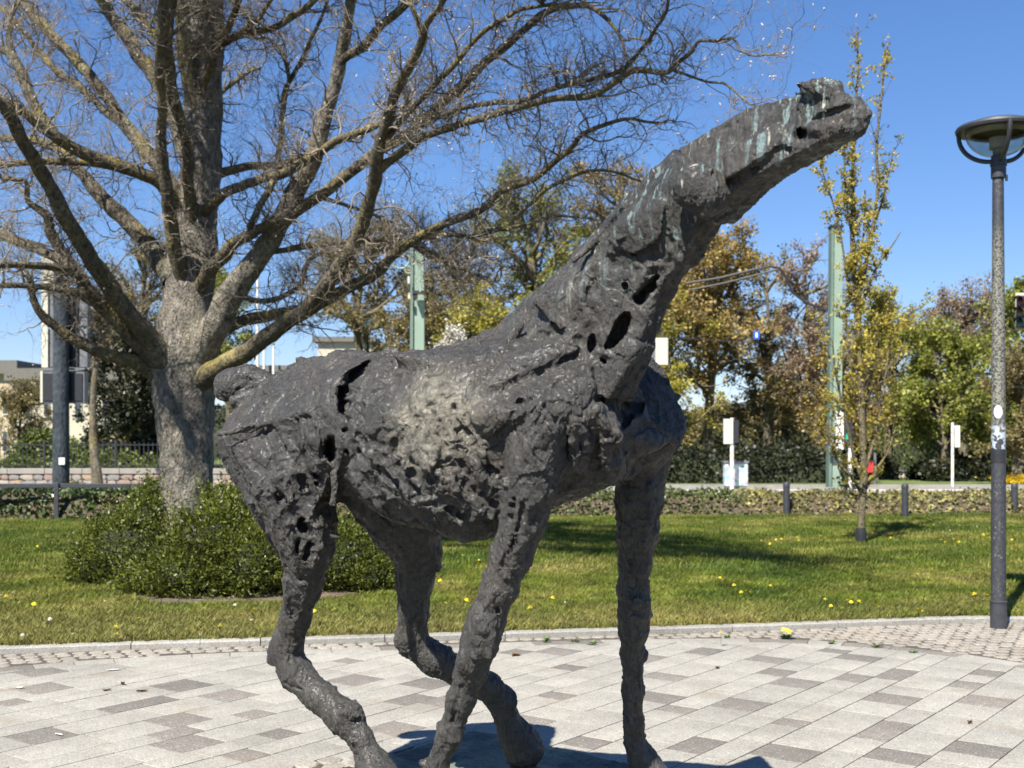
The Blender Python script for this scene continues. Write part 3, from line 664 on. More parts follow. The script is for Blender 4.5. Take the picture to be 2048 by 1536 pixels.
RING = [(-6.2, 3.0), (-5.6, 5.6), (-4.7, 7.6), (-3.5, 8.44), (-2.59, 8.81), (-1.86, 8.98), (-0.2, 9.36), (1.1, 9.54), (2.05, 9.57), (2.57, 9.42), (3.05, 9.18), (3.35, 8.94), (3.64, 8.6), (3.95, 8.1), (4.3, 7.2), (4.6, 5.6), (4.6, 3.0)]
RING = np.array(RING)
def smooth_line(pts, n=1):
    pts = np.array(pts, float)
    for _ in range(n):
        a = pts[:-1] * 0.75 + pts[1:] * 0.25; b = pts[:-1] * 0.25 + pts[1:] * 0.75
        pts = np.concatenate([pts[:1], np.stack([a, b], 1).reshape(-1, pts.shape[1]), pts[-1:]])
    return pts
RING = smooth_line(RING, 1)
def offset_line(L, d):
    t = np.gradient(L, axis=0); t /= np.linalg.norm(t, axis=1)[:, None]
    return L + np.c_[-t[:, 1], t[:, 0]] * d
def resample(L, step):
    seg = np.linalg.norm(np.diff(L, axis=0), axis=1); s = np.concatenate([[0], np.cumsum(seg)]); n = max(2, int(round(s[-1] / step)) + 1)
    t = np.linspace(0, s[-1], n); return np.stack([np.interp(t, s, L[:, k]) for k in range(L.shape[1])], 1)
def clip_convex(poly, clipper):
    """clipper: clockwise convex outline seen as half-planes"""
    out = [np.array(p) for p in poly]
    for a, b in clipper:
        nx = []; e = b - a
        def side(p): return e[0] * (p[1] - a[1]) - e[1] * (p[0] - a[0])
        for i in range(len(out)):
            p, q = out[i], out[(i + 1) % len(out)]; sp, sq = side(p), side(q)
            if sp <= 0: nx.append(p)
            if (sp < 0) != (sq < 0) and abs(sp - sq) > 1e-12: nx.append(p + (q - p) * (sp / (sp - sq)))
        out = nx
        if len(out) < 3: return []
    return out
pav = tag(bpy.data.objects.new('paved_square', None), kind='structure'); COL.objects.link(pav)
inner = offset_line(RING, -0.175)
CLIPS = [(inner[i], inner[i + 1]) for i in range(len(inner) - 1)]
ROWS = [-0.3, -0.01, 0.28, 0.47, 0.76, 0.95, 1.24, 1.42, 1.61, 1.90, 2.185, 2.375, 2.675, 2.86, 3.06, 3.35, 3.565, 3.86, 4.14, 4.35, 4.61, 4.81, 5.0, 5.28, 5.47, 5.76, 6.05, 6.24, 6.55, 6.72, 6.9, 7.19, 7.42, 7.70, 7.98, 8.17, 8.46, 8.65, 8.94]
DARK = [(6.19, 6.46, 1.62, 1.89), (7.39, 7.69, 1.9, 2.18), (5.82, 6.07, 1.92, 2.19), (7.84, 8.1, 2.18, 2.37), (6.19, 6.68, 2.19, 2.37), (8.34, 8.59, 2.19, 2.36), (7.1, 7.39, 2.39, 2.67), (5.53, 5.8, 2.4, 2.68), (7.83, 8.26, 2.68, 2.86), (6.19, 6.38, 2.68, 2.85), (5.36, 5.69, 2.86, 3.05), (7.6, 7.88, 2.87, 3.05), (7.2, 7.49, 3.07, 3.34), (6.39, 6.69, 3.07, 3.34), (8.36, 8.61, 3.08, 3.36), (6.1, 6.28, 3.35, 3.53), (5.11, 5.32, 3.35, 3.54), (7.49, 7.73, 3.36, 3.57), (8.56, 8.75, 3.39, 3.57), (6.27, 6.53, 3.57, 3.83), (7.89, 8.14, 3.58, 3.88), (5.35, 5.52, 3.85, 4.1), (6.89, 7.12, 3.86, 4.13), (5.97, 6.16, 4.16, 4.34), (7.88, 8.19, 4.19, 4.38), (4.69, 4.95, 4.31, 4.59), (7.37, 7.68, 4.38, 4.64), (3.86, 4.04, 4.56, 4.74), (5.37, 5.65, 4.66, 4.82), (6.78, 6.98, 4.67, 4.87), (4.26, 4.44, 4.83, 4.98), (5.27, 5.58, 4.84, 5.01), (7.21, 7.49, 5.02, 5.2), (3.77, 4.06, 5.0, 5.23), (5.71, 5.99, 5.07, 5.27), (7.02, 7.25, 5.3, 5.4), (3.88, 4.15, 5.3, 5.44), (4.47, 4.67, 5.29, 5.46), (5.49, 5.8, 5.48, 5.7), (4.08, 4.36, 5.5, 5.74), (3.4, 3.68, 5.78, 6.0), (4.68, 4.96, 5.79, 6.05), (4.08, 4.56, 6.06, 6.23), (6.02, 6.19, 6.06, 6.2), (4.68, 4.98, 6.26, 6.54), (3.8, 3.97, 6.72, 6.86), (4.09, 4.37, 6.93, 7.18), (4.38, 4.66, 7.42, 7.69), (2.9, 3.2, 6.3, 6.5), (3.1, 3.4, 7.2, 7.4), (2.5, 2.8, 5.1, 5.2), (3.2, 3.5, 4.4, 4.6), (4.2, 4.5, 3.6, 3.8), (4.5, 4.8, 2.3, 2.4), (5.0, 5.3, 1.7, 1.8), (6.6, 6.9, 1.3, 1.4), (7.3, 7.6, 1.3, 1.4), (5.9, 6.2, 1.0, 1.2), (8.0, 8.3, 1.65, 1.85)]
rr = random.Random(11)
slabs = []
for i in range(len(ROWS) - 1):
    v0, v1 = ROWS[i], ROWS[i + 1]; dk = sorted((a, b) for a, b, c, d in DARK if v0 <= (c + d) / 2 < v1)
    u = 1.2 + rr.random() * 0.4; pieces = []
    for a, b in dk + [(12.2, 12.5)]:
        while u < a - 0.16:
            L = rr.choice([0.285, 0.38, 0.48, 0.48, 0.57]); 
            if a - (u + L) < 0.17: L = a - u
            if L > 0.62: L /= 2
            pieces.append((u, u + L, False)); u += L
        pieces.append((u, b, True)); u = b
    for a, b, dark in pieces:
        slabs.append((a, b, v0, v1, dark))
J = 0.0036
n_s = 0
BASEC = np.array([0, 5.1])
def in_view(c, pad=0.35):
    z = c[1]; return z > 3.2 and abs(c[0]) < z * 1024 / F + pad and F * CH / max(z, 0.1) + HY < 1536 + 700
SLAB_ME = {}
for a, b, v0, v1, dark in slabs:
    q = [uvp(a + J, v0 + J), uvp(b - J, v0 + J), uvp(b - J, v1 - J), uvp(a + J, v1 - J)]
    c = np.mean(q, axis=0)
    if not in_view(c): continue
    q2 = clip_convex(q, CLIPS)
    if len(q2) < 3: continue
    cc2 = np.mean(q2, axis=0)
    ar = 0.5 * abs(sum(q2[k][0] * q2[(k + 1) % len(q2)][1] - q2[(k + 1) % len(q2)][0] * q2[k][1] for k in range(len(q2))))
    if ar < 0.002: continue
    # setts take the place of slabs round the statue's plate
    d = cc2 - BASEC
    if cc2[0] < -0.35 and ((cc2[0] + 0.1) / 1.45) ** 2 + ((cc2[1] - 5.0) / 1.12) ** 2 < 1.0: continue
    m = MB(); top = rr.uniform(-0.0012, 0.0012)
    m.prism([(p[0] - cc2[0], p[1] - cc2[1]) for p in q2], -0.06, top, 0.0022)
    o = link('paving_slab', m.mesh('paving_slab'), M_SLABD if dark else M_SLAB, pav, (float(cc2[0]), float(cc2[1]), 0)); n_s += 1
print('slabs', n_s)
# bed under the slabs and setts
bed = MB(); outl = [(-8, -1), (8, -1)] ; kl = None
KERB = np.array([(-9.5, 7.3), (-6.6, 8.2), (-3.9, 8.86), (-2.89, 9.07), (-1.87, 9.26), (-0.3, 9.52), (1.15, 9.79), (2.36, 10.02), (2.95, 10.17), (3.7, 10.34), (4.25, 10.42), (4.6, 10.38), (5.4, 10.1), (7.5, 9.2), (10.0, 8.0)])
KERB = smooth_line(KERB, 1)
bed.add([(x, y, -0.006) for x, y in [(-9.5, -3), (10, -3)] + [tuple(p) for p in KERB[::-1]]], [tuple(range(2 + len(KERB)))])
tag(bed.build('paving_bed', M_JOINT), kind='structure')
# ring of narrow edging slabs
mid = resample(offset_line(RING, -0.0875), 0.02); L = 0; i0 = 0
out_ = resample(RING, 0.02)
tot = np.concatenate([[0], np.cumsum(np.linalg.norm(np.diff(RING, axis=0), axis=1))])
def along(Lq, s, S):
    return np.array([np.interp(s, S, Lq[:, 0]), np.interp(s, S, Lq[:, 1])])
inn = offset_line(RING, -0.172); s = 0.0
while s < tot[-1] - 0.3:
    ln = rr.choice([0.28, 0.38, 0.48, 0.56]); q = [along(RING, s + 0.003, tot), along(RING, s + ln - 0.003, tot), along(inn, s + ln - 0.003, tot), along(inn, s + 0.003, tot)]
    q = q[::-1]; c = np.mean(q, axis=0)
    if in_view(c):
        m = MB(); m.prism([(p[0] - c[0], p[1] - c[1]) for p in q], -0.06, rr.uniform(-0.001, 0.001), 0.002)
        link('edging_slab', m.mesh('edging_slab'), M_SLABD if rr.random() < 0.36 else M_SLAB, pav, (float(c[0]), float(c[1]), 0))
    s += ln
# setts between ring and kerb, one joined part; larger setts round the statue, one by one
def sett(m, c, w, d, rz, h, rs):
    n = 6; pts = []
    for k in range(8):
        an = 2 * math.pi * (k + 0.5) / 8; r = 0.5 * (1 / max(abs(math.cos(an)), abs(math.sin(an)))) ** 0.75
        x, y = math.cos(an) * r * w * rs.uniform(0.93, 1.05), math.sin(an) * r * d * rs.uniform(0.93, 1.05)
        pts.append((c[0] + x * math.cos(rz) - y * math.sin(rz), c[1] + x * math.sin(rz) + y * math.cos(rz)))
    m.prism(pts, -0.05, h, 0.008)
ms = MB(); rs = random.Random(5)
S2 = tot; ring_o = RING
def inside_ring(x, y):
    return all((b[0] - a[0]) * (y - a[1]) - (b[1] - a[1]) * (x - a[0]) <= 0.0 for a, b in zip(RING[:-1], RING[1:]))
kx = KERB[:, 0]; ky = KERB[:, 1]
for row in range(0, 34):
    for x in np.arange(-4.6, 5.9, 0.118):
        xx = x + (row % 2) * 0.059 + rs.uniform(-0.008, 0.008); y = float(np.interp(xx, kx, ky)) - 0.07 - row * 0.108 + rs.uniform(-0.008, 0.008)
        if y < 7.7 or inside_ring(xx, y - 0.055) or abs(xx) > y * 0.46 + 0.3: continue
        sl = math.atan2(float(np.interp(xx + 0.1, kx, ky) - np.interp(xx - 0.1, kx, ky)), 0.2)
        sett(ms, (xx, y), 0.112, 0.102, sl, rs.uniform(-0.004, 0.003), rs)
o = ms.build('sett_band', M_SETT, pav); o['kind'] = 'stuff'
for f_ in (0.70, 0.79, 0.88, 0.97):
    a_ = 95.0
    while a_ < 205:
        an = math.radians(a_); x, y = -0.1 + 1.45 * f_ * math.cos(an), 5.0 + 1.12 * f_ * math.sin(an); a_ += math.degrees(0.132 / (1.3 * f_))
        if x > -0.42 or y < 4.4 or (x > -1.02 and y < 5.3 + (x + 0.98) * 0.9): continue
        m = MB(); sett(m, (0, 0), 0.125, 0.115, an + math.pi / 2, rs.uniform(-0.004, 0.004), rs)
        link('sett', m.mesh('sett'), M_SETT, pav, (x + rs.uniform(-0.008, 0.008), y + rs.uniform(-0.008, 0.008), 0.003))

# kerb of granite stones, lawn level 9 cm above the paving
LAWN_H = 0.042
kerb = empty('kerb', (0, 9.6, 0), 'low granite kerb of long stones between the paving and the lawn', 'kerb')
kerb['kind'] = 'structure'; del kerb['category']; del kerb['label']
KS = np.concatenate([[0], np.cumsum(np.linalg.norm(np.diff(KERB, axis=0), axis=1))]); kout = offset_line(KERB, 0.115)
# joints seen at photo (10, 1300) and (277, 1288)
j0 = None
sj = float(np.interp(-2.95, KERB[:, 0], KS)); s = sj - 0.98 * 7
while s < KS[-1] - 1.2:
    e = s + 0.98; sub = np.linspace(s + 0.004, e - 0.004, 5)
    if s > 0:
        fr = [along(KERB, t, KS) for t in sub]; bk = [along(kout, t, KS) for t in sub]
        prof = [(0.0, -0.12), (0.0, 0.034), (0.010, 0.044), (0.105, 0.046), (0.115, 0.040), (0.115, -0.12)]
        V = []; Fs = []
        for a, b in zip(fr, bk):
            for t, z in prof:
                q = a + (b - a) * (t / 0.115); V.append((q[0], q[1], z))
        n = len(prof)
        for i in range(4):
            for k in range(n - 1): Fs.append((i * n + k, (i + 1) * n + k, (i + 1) * n + k + 1, i * n + k + 1))
        Fs.append(tuple(range(n))); Fs.append(tuple(range(4 * n, 5 * n))[::-1])
        if abs(fr[2][0]) < 6.6:
            m = MB(); m.add(V, Fs); under(m.build('kerb_stone', M_KERB), kerb)
    s = e
# ------------------------------------------------------------------ lawn, soil, grass, ivy bed
def m_grass(name='grass_blades'):
    t = NT(name); geo = t.n('ShaderNodeNewGeometry')
    big = t.noise(0.55, 4, 0.6, co=geo.outputs['Position']); med = t.noise(5, 3, 0.6, co=geo.outputs['Position'])
    c = t.ramp(big, [(0.34, (0.072, 0.112, 0.015)), (0.48, (0.125, 0.16, 0.02)), (0.58, (0.20, 0.205, 0.042)), (0.7, (0.29, 0.255, 0.09))])  # green to dry patches; the dark green also stands in for dappled branch shade
    c = t.mix(1, c, t.ramp(med, [(0.3, 0.55), (0.7, 1.4)]), 'MULTIPLY'); c = t.mix(1, c, t.ramp(t.noise(1.6, 3, 0.6, co=geo.outputs['Position']), [(0.35, 0.72), (0.65, 1.2)]), 'MULTIPLY')
    sep = t.n('ShaderNodeSeparateXYZ'); t.l(geo.outputs['Position'], sep.inputs[0])
    # dry, trodden strip behind the kerb
    dry = t.ramp(t.math('ADD', t.math('MULTIPLY', sep.outputs['Y'], 0.05), t.math('MULTIPLY', t.noise(1.2, 3, co=geo.outputs['Position']), 0.12)), [(0.55, 1), (0.64, 0)])
    c = t.mix(t.math('MULTIPLY', dry, 0.6), c, (0.28, 0.24, 0.09))
    oi = t.n('ShaderNodeObjectInfo'); c = t.mix(1, c, t.ramp(oi.outputs['Random'], [(0, (0.75, 0.8, 0.7)), (1, (1.25, 1.2, 1.15))]), 'MULTIPLY')
    m = t.out(c, 0.55, 0, None, 0.3)
    tr = t.n('ShaderNodeBsdfTranslucent'); t.l(c, tr.inputs[0]); mx = t.n('ShaderNodeMixShader'); mx.inputs[0].default_value = 0.35
    t.l(t.b.outputs[0], mx.inputs[1]); t.l(tr.outputs[0], mx.inputs[2]); t.l(mx.outputs[0], t.t.nodes['Material Output'].inputs[0]); return m
M_GRASS = m_grass()
def m_soil():
    t = NT('lawn_soil'); f = t.noise(9, 6, 0.7); g2 = t.noise(0.8, 4)
    c = t.ramp(f, [(0.3, (0.045, 0.045, 0.014)), (0.6, (0.12, 0.115, 0.035))]); c = t.mix(t.ramp(g2, [(0.5, 0), (0.7, 0.5)]), c, (0.16, 0.13, 0.075))
    return t.out(c, 0.95, 0, t.bump(t.noise(40, 4), 0.5, 0.02), 0.2)
M_SOIL = m_soil()
def lawn_z(x, y):
    q = np.c_[np.atleast_1d(x), np.atleast_1d(y), np.zeros(np.size(x))]
    return LAWN_H - 0.008 + fbm(q * 0.5, 2, seed=3) * 0.035 * np.clip((np.atleast_1d(y) - 10.2) / 2, 0, 1)
LK = offset_line(KERB, 0.10)
xs = np.linspace(-11.5, 14.0, 120); ys = np.linspace(0, 1, 70); V = []
for t_ in ys:
    y0 = np.interp(xs, LK[:, 0], LK[:, 1]); y = y0 + (26.5 - y0) * t_ ** 1.3
    V.append(np.c_[xs, y, lawn_z(xs, y)])
V = np.concatenate(V); n = len(xs); a = (np.arange(69)[:, None] * n + np.arange(n - 1)[None]).ravel()
lawn = tag(link('lawn', mesh_np('lawn', V, [np.c_[a, a + 1, a + n + 1, a + n]], True), M_SOIL), kind='structure')

def grid_blades(name, n, hmin, hmax, spread, seed, w=0.004):
    r = np.random.default_rng(seed); V = []; Fx = []
    for i in range(n):
        an = r.uniform(0, 6.28); b = r.uniform(-1, 1, 2) * spread; h = r.uniform(hmin, hmax); lean = r.uniform(0.1, 0.8) * h
        d = np.array([math.cos(an), math.sin(an)]); pz = np.array([-d[1], d[0]]) * w
        V += [(b[0] - pz[0], b[1] - pz[1], 0), (b[0] + pz[0], b[1] + pz[1], 0), (b[0] + d[0] * lean * 0.4 + pz[0] * 0.7, b[1] + d[1] * lean * 0.4 + pz[1] * 0.7, h * 0.6), (b[0] + d[0] * lean, b[1] + d[1] * lean, h)]
        k = 4 * i; Fx += [(k, k + 1, k + 2), (k, k + 2, k + 3)]
    return mesh_np(name, np.array(V), [np.array(Fx)])
def scatter(name, base_mesh, mat, tuft, density, smin=0.7, smax=1.3, seed=0, mask=None):
    """an object whose geometry nodes spread copies of a tuft over a surface"""
    src = bpy.data.objects.new(name + '_tuft', tuft); tuft.materials.append(mat)
    o = link(name, base_mesh, None)
    ng = bpy.data.node_groups.new(name, 'GeometryNodeTree'); ng.interface.new_socket('Geometry', in_out='INPUT', socket_type='NodeSocketGeometry'); ng.interface.new_socket('Geometry', in_out='OUTPUT', socket_type='NodeSocketGeometry')
    N = ng.nodes; L = ng.links; gi = N.new('NodeGroupInput'); go = N.new('NodeGroupOutput')
    dp = N.new('GeometryNodeDistributePointsOnFaces'); dp.inputs['Density'].default_value = density; dp.inputs['Seed'].default_value = seed
    oi = N.new('GeometryNodeObjectInfo'); oi.inputs[0].default_value = src; oi.inputs['As Instance'].default_value = True
    ip = N.new('GeometryNodeInstanceOnPoints'); rv = N.new('FunctionNodeRandomValue'); rv.data_type = 'FLOAT_VECTOR'
    rv.inputs[0].default_value = (-0.15, -0.15, 0); rv.inputs[1].default_value = (0.15, 0.15, 6.283)
    rs_ = N.new('FunctionNodeRandomValue'); rs_.inputs[2].default_value = smin; rs_.inputs[3].default_value = smax
    L.new(gi.outputs[0], dp.inputs['Mesh']); L.new(dp.outputs['Points'], ip.inputs['Points']); L.new(oi.outputs['Geometry'], ip.inputs['Instance'])
    L.new(rv.outputs[0], ip.inputs['Rotation']); L.new(rs_.outputs[1], ip.inputs['Scale']); L.new(ip.outputs[0], go.inputs[0])
    md = o.modifiers.new('scatter', 'NODES'); md.node_group = ng; return o
# visible part of the lawn only
vis = V[(V[:, 1] > 0)]
fa = np.c_[a, a + 1, a + n + 1, a + n]; cen = V[fa].mean(1); keep = (np.abs(cen[:, 0]) < cen[:, 1] * 0.47 + 0.8) & (cen[:, 1] < 24.9)
def near_mask(c):   # bare soil under the shrubs
    return (((c[:, 0] + 2.75) / 1.40) ** 2 + ((c[:, 1] - 12.25) / 1.15) ** 2 > 1.0)
keep &= near_mask(cen)
def sub_mesh(name, kf):
    used = np.unique(fa[kf]); mp = np.zeros(len(V), int); mp[used] = np.arange(len(used)); return mesh_np(name, V[used], [mp[fa[kf]]])
nearf = keep & (cen[:, 1] < 14.0); farf = keep & (cen[:, 1] >= 14.0)
tag(scatter('grass', sub_mesh('grass_near', nearf), M_GRASS, grid_blades('tuft', 26, 0.022, 0.065, 0.045, 1, 0.0032), 620, 0.6, 1.35, 1), 'short spring lawn grass, yellowing beside the kerb', 'grass', kind='stuff')
tag(scatter('grass', sub_mesh('grass_far', farf), M_GRASS, grid_blades('tuft_far', 18, 0.03, 0.08, 0.07, 2, 0.006), 230, 0.6, 1.3, 2), 'far half of the lawn, greener and striped by branch shadows', 'grass', kind='stuff')

# dandelions and daisies, one by one
M_YEL = simple('dandelion_yellow', (0.80, 0.62, 0.02), 0.6, var=0.1); M_WHT = simple('seed_white', (0.62, 0.60, 0.55), 0.8, var=0.1); M_LEAFD = simple('dandelion_leaf', (0.08, 0.13, 0.025), 0.5)
def flower_mesh(rad, petals, mat, dome):
    m = MB()
    for k in range(petals):
        an = 2 * math.pi * k / petals
        for lay, (rr_, zz) in enumerate(((rad, 0.0), (rad * 0.62, dome * 0.6))):
            a0 = an + lay * 0.3
            m.add([(0, 0, zz * 0.7 + 0.002), (math.cos(a0 - 0.2) * rr_ * 0.6, math.sin(a0 - 0.2) * rr_ * 0.6, zz + 0.004), (math.cos(a0) * rr_, math.sin(a0) * rr_, zz - 0.001 + lay * 0.003), (math.cos(a0 + 0.2) * rr_ * 0.6, math.sin(a0 + 0.2) * rr_ * 0.6, zz + 0.004)], [(0, 1, 2, 3)])
    me = m.mesh('blossom'); me.materials.append(mat); return me
FM = flower_mesh(0.025, 12, M_YEL, 0.016); WM = flower_mesh(0.017, 9, M_WHT, 0.012)
def stem_mesh(h):
    m = MB(); m.tube([(0, 0, -0.01), (0.002, 0, h)], [0.0022, 0.0018], 5); me = m.mesh('stem'); me.materials.append(M_LEAFD); return me
STEM = stem_mesh(0.075)
def flower(px, py, me, cat, label, group):
    g0 = G(px, py, LAWN_H + 0.07); x, y = g0[0], g0[1]
    e = bpy.data.objects.new(cat, None); COL.objects.link(e); e.location = (x, y, float(lawn_z(x, y)[0])); tag(e, label, cat, group)
    link('stem', STEM, None, e); b = link('blossom', me, None, e, (0, 0, 0.077)); b.rotation_euler = (math.radians(RNG.uniform(8, 30)), RNG.uniform(-0.3, 0.3), RNG.uniform(0, 6)); s_ = RNG.uniform(0.8, 1.25); b.scale = (s_, s_, s_)
YF = [(12, 1192), (22, 1102), (48, 1104), (75, 1092), (98, 1098), (68, 1208), (160, 1098), (232, 1253), (234, 1268), (278, 1238), (372, 1258), (440, 1252), (482, 1229), (508, 1218), (1105, 1196), (1148, 1085), (1440, 1158), (1442, 1265), (1468, 1172), (1482, 1185), (1492, 1184), (1500, 1186), (1541, 1172),
      (1522, 1078), (1540, 1085), (1552, 1076), (1563, 1075), (1595, 1072), (1597, 1078), (1612, 1076), (1641, 1070), (1650, 1073), (1688, 1067), (1702, 1146), (1650, 1198), (1662, 1212), (1685, 1217), (1696, 1201), (1702, 1204), (1718, 1203), (1752, 1200), (1758, 1215), (1778, 1076), (1781, 1073), (1822, 1085), (1834, 1148), (1835, 1219), (1845, 1222), (1835, 1040),
      (1882, 1078), (1886, 1071), (1890, 1083), (1908, 1076), (1917, 1073), (1918, 1083), (1967, 1068), (1975, 1191), (1979, 1074), (2024, 1078), (2024, 1097), (2032, 1101), (1949, 1187), (880, 1163), (892, 1206), (912, 1205), (933, 1200), (940, 1204), (958, 1120), (925, 1112), (1020, 1240), (1060, 1215), (1150, 1226), (776, 1160), (868, 1100), (670, 1218), (655, 1190), (628, 1222)]
WF = [(2, 1190), (25, 1185), (90, 1240), (100, 1238), (45, 1270), (145, 1268), (210, 1202), (360, 1250), (502, 1240), (1130, 1205), (1690, 1040), (1706, 1040), (1770, 1038), (1855, 1036), (1868, 1048), (1880, 1044), (1888, 1042), (1905, 1048), (1920, 1049), (1926, 1036), (1948, 1048), (1954, 1053), (1938, 1063), (1846, 1056), (1768, 1060), (1840, 1046), (1900, 1060), (470, 1210), (400, 1270)]
ORD = ['first', 'second', 'third', 'fourth', 'fifth', 'sixth', 'seventh', 'eighth', 'ninth', 'tenth', 'eleventh', 'twelfth', 'thirteenth', 'fourteenth', 'fifteenth', 'sixteenth', 'seventeenth', 'eighteenth', 'nineteenth', 'twentieth']
def zone(x, y):
    col = 'left of the horse' if x < 560 else 'between hind leg and foreleg' if x < 1010 else 'between the two forelegs' if x < 1240 else 'between horse and young tree' if x < 1712 else 'between young tree and lamp' if x < 1990 else 'right of the lamp'
    return ('in the front lawn' if y > 1190 else 'in the middle lawn' if y > 1108 else 'in the back lawn') + ' ' + col
for LST, ME_, kind_, adj, grp in ((YF, FM, 'dandelion', 'yellow', 'dandelions in the lawn'), (WF, WM, 'blossom', 'white', 'small white flowers in the lawn')):
    zs = {}
    for f_ in sorted(LST): zs.setdefault(zone(*f_), []).append(f_)
    for z_, fs in zs.items():
        for i_, f_ in enumerate(fs):
            flower(f_[0], f_[1], ME_, 'dandelion' if adj == 'yellow' else 'daisy', ('only %s %s %s' % (adj, kind_, z_)) if len(fs) == 1 else ('%s %s %s from the left %s' % (ORD[i_], adj, kind_, z_)), grp)
# weeds in the joints by the kerb
def weed(px, py, size, flowers, label):
    c = G(px, py + 4); m = MB(); r = random.Random(int(px))
    for k in range(26 if flowers else 16):
        an = r.uniform(0, 6.28); L_ = size * r.uniform(0.5, 1); w = size * 0.09; hz = L_ * r.uniform(0.25, 0.7)
        d = Vector((math.cos(an), math.sin(an), 0)); s_ = Vector((-d.y, d.x, 0)) * w
        m.add([(0, 0, 0), tuple(d * L_ * 0.5 + s_ + Vector((0, 0, hz * 0.8))), tuple(d * L_ + Vector((0, 0, hz))), tuple(d * L_ * 0.5 - s_ + Vector((0, 0, hz * 0.8)))], [(0, 1, 2, 3)])
    e = empty('weed', tuple(c), label, 'weed'); link('leaves', m.mesh('leaves'), M_LEAFD, e)
    for k in range(flowers):
        b = link('blossom', FM, None, e, (r.uniform(-0.06, 0.06), r.uniform(-0.05, 0.03), size * r.uniform(0.5, 0.8))); b.rotation_euler = (0.5, 0, r.uniform(0, 6)); b.scale = (1.1, 1.1, 1.1)
weed(1573, 1273, 0.10, 4, 'dandelion plant with yellow flowers in the joint in front of the kerb')
for px, py, s_, lb in ((1456, 1272, 0.05, 'small grass tuft in the joint left of the flowering dandelion plant'), (1665, 1284, 0.045, 'low weed where the edging slabs start to curve'), (1752, 1291, 0.05, 'tiny weed in the curved edging row, nearest the lamp post but one'), (1825, 1302, 0.04, 'flat weed on the curved edging below the lamp post'),
                       (1092, 1280, 0.05, 'grass tuft beside the sett band, just left of the standing foreleg'), (1150, 1280, 0.045, 'grass tuft at the edging, close behind the standing foreleg'), (1185, 1286, 0.05, 'brown and green weed at the edging beside the standing foreleg')):
    weed(px, py, s_ * 1.5, 0, lb)

# ------------------------------------------------------------------ leaves helper
def leaf_cloud(name, centers, size, seed, aspect=1.6, droop=0.0, out_dirs=None):
    r = np.random.default_rng(seed); n = len(centers); d = r.normal(size=(n, 3))
    if out_dirs is not None: d = d * 0.7 + out_dirs
    d /= np.linalg.norm(d, axis=1)[:, None]; s_ = np.cross(d, r.normal(size=(n, 3))); s_ /= np.linalg.norm(s_, axis=1)[:, None]
    L_ = (size * r.uniform(0.6, 1.4, n))[:, None]; W = L_ / aspect / 2
    p0 = centers - d * L_ / 2; p2 = centers + d * L_ / 2; nn = np.cross(d, s_) * L_ * 0.12
    p1 = centers + s_ * W + nn; p3 = centers - s_ * W + nn
    Vv = np.stack([p0, p1, p2, p3], 1).reshape(-1, 3); k = np.arange(n) * 4
    return mesh_np(name, Vv, [np.c_[k, k + 1, k + 2, k + 3]])
def m_leaf(name, cols, trans=0.35, rough=0.5, nscale=0.9, spec=0.4):
    t = NT(name); geo = t.n('ShaderNodeNewGeometry'); rn = geo.outputs['Random Per Island']
    c = t.ramp(rn, [(i / (len(cols) - 1), c_) for i, c_ in enumerate(cols)])
    c = t.mix(1, c, t.ramp(t.noise(nscale, 3), [(0.3, 0.7), (0.7, 1.3)]), 'MULTIPLY')
    t.out(c, rough, 0, None, spec)
    tr = t.n('ShaderNodeBsdfTranslucent'); t.l(c, tr.inputs[0]); mx = t.n('ShaderNodeMixShader'); mx.inputs[0].default_value = trans
    t.l(t.b.outputs[0], mx.inputs[1]); t.l(tr.outputs[0], mx.inputs[2]); t.l(mx.outputs[0], t.t.nodes['Material Output'].inputs[0]); return t.m
M_IVY = m_leaf('ivy_leaf', [(0.022, 0.038, 0.012), (0.05, 0.075, 0.022), (0.10, 0.125, 0.05), (0.03, 0.045, 0.02)], 0.15, 0.35)
M_IVY2 = m_leaf('ivy_leaf_pale', [(0.11, 0.11, 0.04), (0.2, 0.18, 0.06), (0.32, 0.28, 0.08), (0.12, 0.13, 0.06), (0.20, 0.16, 0.11)], 0.2, 0.5)
M_IVY3 = m_leaf('ivy_leaf_mid', [(0.035, 0.05, 0.018), (0.08, 0.10, 0.035), (0.16, 0.165, 0.06), (0.045, 0.06, 0.022)], 0.2, 0.4)
M_DARKSOIL = simple('litter', (0.075, 0.055, 0.035), 0.95, var=0.4, scale=12, bump=0.4)
